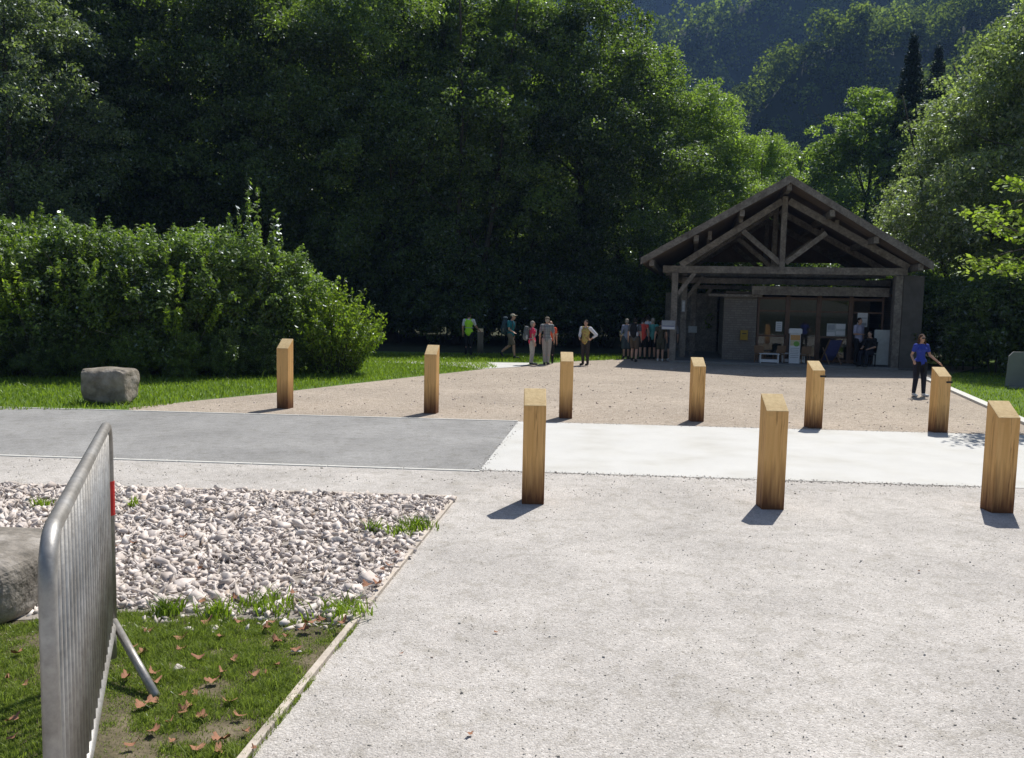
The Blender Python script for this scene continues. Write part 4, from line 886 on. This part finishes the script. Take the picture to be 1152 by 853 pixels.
def person(label,px,py,h,yaw,top,bottom,shoes,hair,pose=None,fem=False,legs='trousers',sleeve=.6,haircut='short',cap=None,vest=None,glasses=False,long_top=0,group=None,loc=None,z0=0):
    P=dict(pel=(0,0,.97),sp=(0,0,1.13),ch=(0,.005,1.32),nb=(0,.015,1.46),nk=(0,.0,1.53),hd=(0,-.02,1.625))
    for s,k in((-1,'l'),(1,'r')):
        w=.185 if not fem else .165
        P['sh'+k]=(s*w,.01,1.42);P['el'+k]=(s*(w+.06),.035,1.14);P['wr'+k]=(s*(w+.075),-.04,.90)
        P['hip'+k]=(s*.09,0,.92);P['kn'+k]=(s*.095,-.015,.50);P['an'+k]=(s*.10,.02,.085);P['toe'+k]=(s*.115,-.16,.035)
    P.update(pose or {}); P={k:Vector(q) for k,q in P.items()}
    loc=at(px,py) if loc is None else Vector(loc); root=empty('person',(loc.x,loc.y,z0),R(yaw)); root.scale=(h/1.75,)*3
    ar=1.0 if not fem else .86; hipw=1.0 if not fem else 1.08
    b=MB()
    b.cap(P['pel'],P['sp'],.115*hipw,.105*ar); b.cap(P['sp'],P['ch'],.105*ar,.125*ar); b.ell(P['ch'],(.155*ar,.105,.15)); b.ell(P['pel']+Vector((0,.01,-.03)),(.155*hipw,.11,.12))
    if fem:
        for s in(-1,1): b.ell(P['ch']+Vector((s*.07,-.085,.0)),(.062,.055,.06))
    b.cap(P['ch'],P['nb'],.10,.065); b.cap(P['nb'],P['hd'],.056,.052)
    H=P['hd']; b.ell(H+Vector((0,.01,.025)),(.072,.092,.095)); b.ell(H+Vector((0,-.02,-.045)),(.052,.062,.062)); b.ell(H+Vector((0,-.095,-.005)),(.012,.020,.020)); b.ell(H+Vector((0,-.078,-.048)),(.022,.010,.008))
    for s,k in((-1,'l'),(1,'r')):
        b.ell(H+Vector((s*.075,.005,.0)),(.012,.02,.03)); b.ell(H+Vector((s*.03,-.078,.02)),(.012,.008,.008))
        b.cap(P['nb'],P['sh'+k],.06,.062*ar); b.cap(P['sh'+k],P['el'+k],.055*ar,.041*ar); b.cap(P['el'+k],P['wr'+k],.041*ar,.026)
        d=(P['wr'+k]-P['el'+k]).normalized(); sd=Vector((0,1,0)) if abs(d.y)<.8 else Vector((1,0,0)); sd=(sd-d*sd.dot(d)).normalized(); nr=d.cross(sd)
        if k+'n' in P: pass
        pc=P['wr'+k]+d*.05; b.cap(P['wr'+k],pc+d*.02,.025,.030); b.cap(pc-sd*.018,pc+sd*.018+d*.02,.022,.022)
        for j,(o_,ln) in enumerate(((-.032,.075),(-.011,.085),(.011,.08),(.032,.062))):
            a=pc+d*.03+sd*o_; q=a+d*ln*.55+sd*o_*.15; e=q+d*ln*.4-nr*s*.018; b.cap(a,q,.0095,.009,8); b.cap(q,e,.009,.008,8)
        t0=P['wr'+k]+d*.02-sd*.02; b.cap(t0,t0+d*.04-sd*.035,.012,.010,8); b.cap(t0+d*.04-sd*.035,t0+d*.075-sd*.04,.010,.008,8)
        b.cap(P['pel']+(P['hip'+k]-P['pel'])*.9,P['hip'+k],.09,.095*hipw); b.cap(P['hip'+k],P['kn'+k],.092*hipw,.058); 
        kn,an=P['kn'+k],P['an'+k]; b.cap(kn,kn.lerp(an,.35)+Vector((0,.012,0)),.056,.058); b.cap(kn.lerp(an,.35)+Vector((0,.012,0)),an,.056,.036); b.cap(an+Vector((0,0,-.03)),P['toe'+k],.036,.028)
    hull(b,'body',M_skin,root,.011,2,.4)
    g=.016; t=MB()
    if top:
        t.cap(P['pel']+Vector((0,0,-.02-long_top)),P['sp'],.13*hipw+g,.112*ar+g); t.ell(P['pel']+Vector((0,0,.03-long_top)),(.168*hipw,.128,.1)); t.cap(P['sp'],P['ch'],.108*ar+g,.125*ar+g); t.ell(P['ch'],(.155*ar+g,.105+g*1.3,.145+g))
        if fem:
            for s in(-1,1): t.ell(P['ch']+Vector((s*.07,-.085,.0)),(.07,.06,.065))
        t.cap(P['ch'],P['nb']-Vector((0,0,.015)),.11,.078)
        for s,k in((-1,'l'),(1,'r')):
            t.cap(P['nb']-Vector((0,0,.025)),P['sh'+k],.066,.062*ar+g); 
            if sleeve>0:
                e=P['sh'+k].lerp(P['el'+k],min(1,sleeve)); t.cap(P['sh'+k],e,.064*ar+g*.6,.058*ar+g*.3)
                if sleeve>1: t.cap(P['el'+k],P['el'+k].lerp(P['wr'+k],sleeve-1),.055,.042)
        hull(t,'shirt',top,root,.012,3)
    t=MB(); t.ell(P['pel']+Vector((0,.01,-.035)),(.168*hipw,.125,.12)); 
    for s,k in((-1,'l'),(1,'r')):
        f=.42 if legs=='shorts' else 1
        t.cap(P['pel']+(P['hip'+k]-P['pel'])*.9,P['hip'+k],.10,.106*hipw)
        if legs=='shorts':
            e=P['hip'+k].lerp(P['kn'+k],.82); t.cap(P['hip'+k],e,.108*hipw,.090)
        elif legs=='skirt': t.cap(P['hip'+k],P['kn'+k]+Vector((0,0,.02)),.115*hipw,.13)
        else:
            t.cap(P['hip'+k],P['kn'+k],.105*hipw,.074); t.cap(P['kn'+k],P['an'+k]+Vector((0,0,.03)),.074,.055)
    hull(t,'shorts' if legs=='shorts' else('skirt' if legs=='skirt' else 'trousers'),bottom,root,.012,3)
    for s,k in((-1,'l'),(1,'r')):
        t=MB(); an=P['an'+k]; to=P['toe'+k]; t.cap(an+Vector((0,.02,-.035)),to+Vector((0,-.02,.005)),.045,.040); t.cap(an+Vector((0,0,-.03)),an+Vector((0,0,.01)),.046,.045); hull(t,'shoe',shoes,root,.012,2)
    t=MB(); t.ell(H+Vector((0,.025,.05)),(.083,.092,.085)); t.ell(H+Vector((0,.045,.0)),(.078,.07,.08))
    if haircut=='long':
        for s in(-1,1): t.cap(H+Vector((s*.07,.02,.03)),H+Vector((s*.10,.02,-.13)),.035,.032); t.cap(H+Vector((s*.1,.02,-.12)),H+Vector((s*.105,-.02,-.19)),.03,.02)
        t.cap(H+Vector((0,.06,0)),H+Vector((0,.06,-.17)),.07,.05)
    if hair: hull(t,'hair',hair,root,.011,2)
    if cap:
        t=MB(); t.ell(H+Vector((0,.02,.065)),(.092,.102,.072)); t.ell(H+Vector((0,-.11,.06)),(.07,.075,.013)); hull(t,'cap',cap,root,.011,2)
    if glasses:
        t=MB()
        for s in(-1,1): t.ell(H+Vector((s*.034,-.088,.018)),(.028,.012,.022))
        t.box(H+Vector((0,-.093,.022)),(.02,.008,.008)); t.build('sunglasses',M_blk,root,smooth=True)
    if vest:
        t=MB(); gg=.034; t.cap(P['pel']+Vector((0,0,-.02)),P['sp'],.125+gg,.112*ar+gg); t.ell(P['pel']+Vector((0,0,.02)),(.185,.15,.1)); t.cap(P['sp'],P['ch'],.108*ar+gg,.125*ar+gg); t.ell(P['ch'],(.155*ar+gg,.105+gg,.15+.015))
        for s,k in((-1,'l'),(1,'r')): t.cap(P['nb']-Vector((0,0,.03)),P['nb'].lerp(P['sh'+k],.72)-Vector((0,0,.0)),.07,.072)
        vv=hull(t,'vest',vest,root,.012,3)
    tag(root,label,'person',group); root['_y']=0; del root['_y']; return root
def backpack(pr,mt,label,big=1.0,mt2=None):
    """worn on the back (+y local side) of the person whose root is pr"""
    s=pr.scale[0]; rot=Matrix.Rotation(pr.rotation_euler[2],3,'Z'); r=empty('backpack',pr.location+rot@Vector((0,.21*s,1.02*s)),pr.rotation_euler[2]); r.scale=(s,)*3
    t=MB(); t.ell((0,.03*big,.22),(.15*big,.11*big,.27*big)); t.ell((0,.10*big,.12),(.11*big,.07*big,.15*big)); t.ell((0,.03,.44*big),(.12*big,.09*big,.07)); hull(t,'bag',mt,r,.014,3)
    for sx in(-1,1): MB().tube([(sx*.10,-.09,.40),(sx*.12,-.2,.455),(sx*.125,-.345,.40),(sx*.15,-.35,.2),(sx*.15,-.2,.05),(sx*.12,-.06,.02)],.017,6).build('strap',mt2 or mt,r,smooth=True)
    for sx in(-1,1): 
        t=MB(); t.ell((sx*.14*big,.04,.1),(.035,.05,.09)); hull(t,'side_pocket',mt2 or mt,r,.014,2)
    tag(r,label,'backpack'); return r
K=dict; 
navy=fabric('navy_trousers',(.018,.02,.032)); black=fabric('black_cloth',(.014,.014,.016)); blue=fabric('royal_blue_knit',(.035,.06,.36)); brown=fabric('brown_hair',(.07,.035,.02),scale=30); dark=fabric('dark_hair',(.02,.016,.013),scale=30); greyh=fabric('grey_hair',(.32,.29,.25),scale=30)
wsh=plain('white_shoe',(.6,.6,.6)); dsh=plain('dark_shoe',(.03,.03,.03)); hiv=fabric('hi_vis_fabric',(.42,.80,.05),var=.08); teal=fabric('teal_shirt',(.02,.16,.20)); khaki=fabric('khaki_shorts',(.16,.13,.10)); pinkr=fabric('crimson_shirt',(.58,.04,.10)); beige=fabric('beige_trousers',(.40,.36,.32)); wht=fabric('white_shirt',(.62,.63,.68),var=.06); capm=fabric('pale_cap',(.42,.38,.30)); gpack=fabric('grey_pack',(.10,.11,.12)); camo=noise_mat('mottled_vest',[(.35,(.30,.26,.07)),(.5,(.45,.36,.12)),(.6,(.20,.07,.04)),(.75,(.5,.42,.2))],scale=11,detail=3,rough=.9); olive=fabric('dark_olive',(.07,.065,.045)); redt=fabric('red_top',(.60,.08,.06)); teal2=fabric('sea_green_top',(.10,.34,.32)); lilac=fabric('pale_lilac_shirt',(.36,.36,.50)); grn=fabric('green_skirt',(.03,.16,.09)); brs=fabric('brown_shorts',(.10,.075,.055)); orange=fabric('orange_cloth',(.7,.10,.04))
pl=plaid('checked_shirt',(.42,.43,.42),(.06,.07,.08),(.12,.15,.16)); plt=plaid('faint_check_trousers',(.42,.39,.36),(.33,.31,.29),(.3,.28,.26))
# woman, right
person('woman in a royal blue top and sunglasses with her hand on a bollard',1033,446,1.60,4,blue,navy,wsh,brown,fem=True,sleeve=.5,haircut='long',glasses=True,
  pose=K(shl=(-.165,.0,1.42),ell=(-.235,.06,1.16),wrl=(-.27,-.12,1.02),elr=(.27,.0,1.16),wrr=(.43,-.16,.98),anl=(-.13,.02,.085),toel=(-.15,-.15,.035),anr=(.13,-.02,.085),toer=(.17,-.17,.035),knl=(-.11,-.01,.5),knr=(.11,-.03,.5)))
w_=[o for o in COL.objects if o.name.startswith('person')][-1]
t=MB(); t.ell((0,0,.92),(.20,.15,.13)); t.cap((-.08,-.1,.95),(-.13,-.13,.62),.05,.03); t.cap((.06,-.1,.95),(.04,-.14,.70),.05,.03); hull(t,'tied_jacket',black,w_,.012,3)
# hi-vis
person('person in a bright yellow-green hi-vis vest and black trousers, back turned, beside a post',527,400.5,1.75,168,wht,black,dsh,dark,sleeve=.6,vest=hiv,pose=K(ell=(-.27,-.10,1.18),wrl=(-.36,-.32,1.02)))
w_=[o for o in COL.objects if o.name.startswith('person')][-1]
MB().tube([(math.cos(t_)*.168,math.sin(t_)*.150+.0,1.14) for t_ in np.linspace(0,2*PI,25)],.014,6).build('reflective_band',M_pgrey,w_,smooth=True)
# hiker
h_=person('hiker in a teal shirt, khaki shorts and pale cap striding to the right',574,403.5,1.75,68,teal,khaki,dsh,dark,cap=capm,legs='shorts',sleeve=.6,
 pose=K(knl=(-.09,-.17,.52),anl=(-.1,-.22,.10),toel=(-.1,-.39,.05),knr=(.09,.08,.50),anr=(.09,.42,.24),toer=(.1,.36,.08),elr=(.24,.08,1.15),wrr=(.24,.0,.92),ell=(-.24,-.02,1.15),wrl=(-.24,-.2,1.05),ch=(0,-.03,1.32),nb=(0,-.03,1.46),nk=(0,-.06,1.53),hd=(0,-.09,1.62)))
backpack(h_,fabric('dark_teal_pack',(.035,.06,.08)),'big dark blue-green rucksack on the back of the hiker in shorts',1.25,gpack)
h_=person('person in a crimson top and beige trousers with a grey rucksack, facing right',598,410.5,1.55,100,pinkr,beige,dsh,greyh,sleeve=.5,fem=True)
backpack(h_,gpack,'grey rucksack worn by the person in the crimson top',1.05,fabric('pale_strap',(.35,.36,.38)))
person('man in a checked shirt and pale trousers seen from behind, with a flat cap',614.5,410.5,1.70,172,pl,plt,dsh,greyh,cap=fabric('brown_cap',(.16,.13,.10)),sleeve=.75,pose=K(anl=(-.06,.02,.085),anr=(.07,.02,.085),knl=(-.08,-.01,.5),knr=(.08,-.01,.5),toel=(-.08,-.16,.035),toer=(.09,-.16,.035)))
o_=person('person mostly hidden behind the man in the checked shirt, only orange cloth showing',618.5,409.0,1.55,180,orange,black,dsh,None,sleeve=.5)
person('person in black trousers, mottled yellow vest and white sleeves, one hand on the hip',658,411,1.62,-28,wht,fabric('near_black_trousers',(.04,.032,.028)),dsh,dark,sleeve=1.6,vest=camo,pose=K(elr=(.40,.10,1.18),wrr=(.22,.02,1.02),ell=(-.23,-.04,1.15),wrl=(-.16,-.2,1.05)))
# group by the posts
gp='group standing in the shade by the timber posts'
q=person('walker in brown shorts with a black rucksack in the group by the posts',713,407,1.70,160,gpack,brs,dsh,dark,legs='shorts',sleeve=.6,group=gp,pose=K(knr=(.09,-.1,.52),anr=(.1,-.05,.12),toer=(.11,-.2,.05),anl=(-.1,.14,.085),toel=(-.1,-.02,.035)))
backpack(q,black,'black rucksack worn by the walker in brown shorts',1.05,wht)
person('person in a red top and black shorts in the group left of the timber posts',722.5,404.5,1.68,170,redt,black,dsh,dark,legs='shorts',sleeve=.2,group=gp,fem=True)
person('person in a blue-grey top and dark skirt, leftmost of the group by the posts',704,403.5,1.62,185,fabric('blue_grey_top',(.22,.24,.32)),fabric('slate_skirt',(.06,.075,.085)),dsh,greyh,legs='skirt',sleeve=1.3,group=gp,fem=True)
person('person in a sea-green top and black shorts in the group by the posts',733,404.5,1.68,175,teal2,black,dsh,greyh,legs='shorts',sleeve=.6,group=gp)
person('person in a dark olive top and shorts with white shoes beside the front left post',742.5,406.5,1.60,165,olive,olive,wsh,dark,legs='shorts',sleeve=.4,long_top=.12,group=gp)
person('person standing half behind the front left post with white shoes',754.5,406.2,1.66,178,fabric('mid_grey_top',(.16,.16,.17)),fabric('slate_trousers',(.07,.08,.10)),wsh,greyh,sleeve=.9,group=gp,legs='shorts')
person('tall person in a white top at the back of the group by the posts',727.5,402.3,1.78,180,wht,black,dsh,dark,sleeve=.6,group=gp)
# under the roof
x=BX(966,2.1); person('person in a pale lilac shirt and black trousers standing before the poster on the glass',0,0,1.80,30,lilac,black,dsh,dark,sleeve=.8,loc=O+u*x+v*2.1,z0=.08,pose=K(wrl=(-.2,-.25,1.15),ell=(-.24,0,1.15)))
sit=K(pel=(0,0,.55),sp=(0,.02,.71),ch=(0,.02,.90),nb=(0,.0,1.04),nk=(0,-.02,1.11),hd=(0,-.05,1.20),shl=(-.185,.01,1.0),shr=(.185,.01,1.0),ell=(-.23,-.04,.74),elr=(.23,-.04,.74),wrl=(-.15,-.28,.68),wrr=(.15,-.28,.68),hipl=(-.09,-.02,.52),hipr=(.09,-.02,.52),knl=(-.12,-.44,.52),knr=(.12,-.44,.52),anl=(-.12,-.42,.09),anr=(.12,-.42,.09),toel=(-.12,-.6,.035),toer=(.12,-.6,.035))
x=BX(979,1.35); lc=O+u*x+v*1.35
person('seated person in dark clothes beside the tall pale panel under the roof',0,0,1.75,-50,black,navy,dsh,dark,sleeve=.8,loc=lc,z0=.08,pose=sit)
chair(979,1.4,-50+5,M_blk,'black chair under the seated person beside the pale panel')
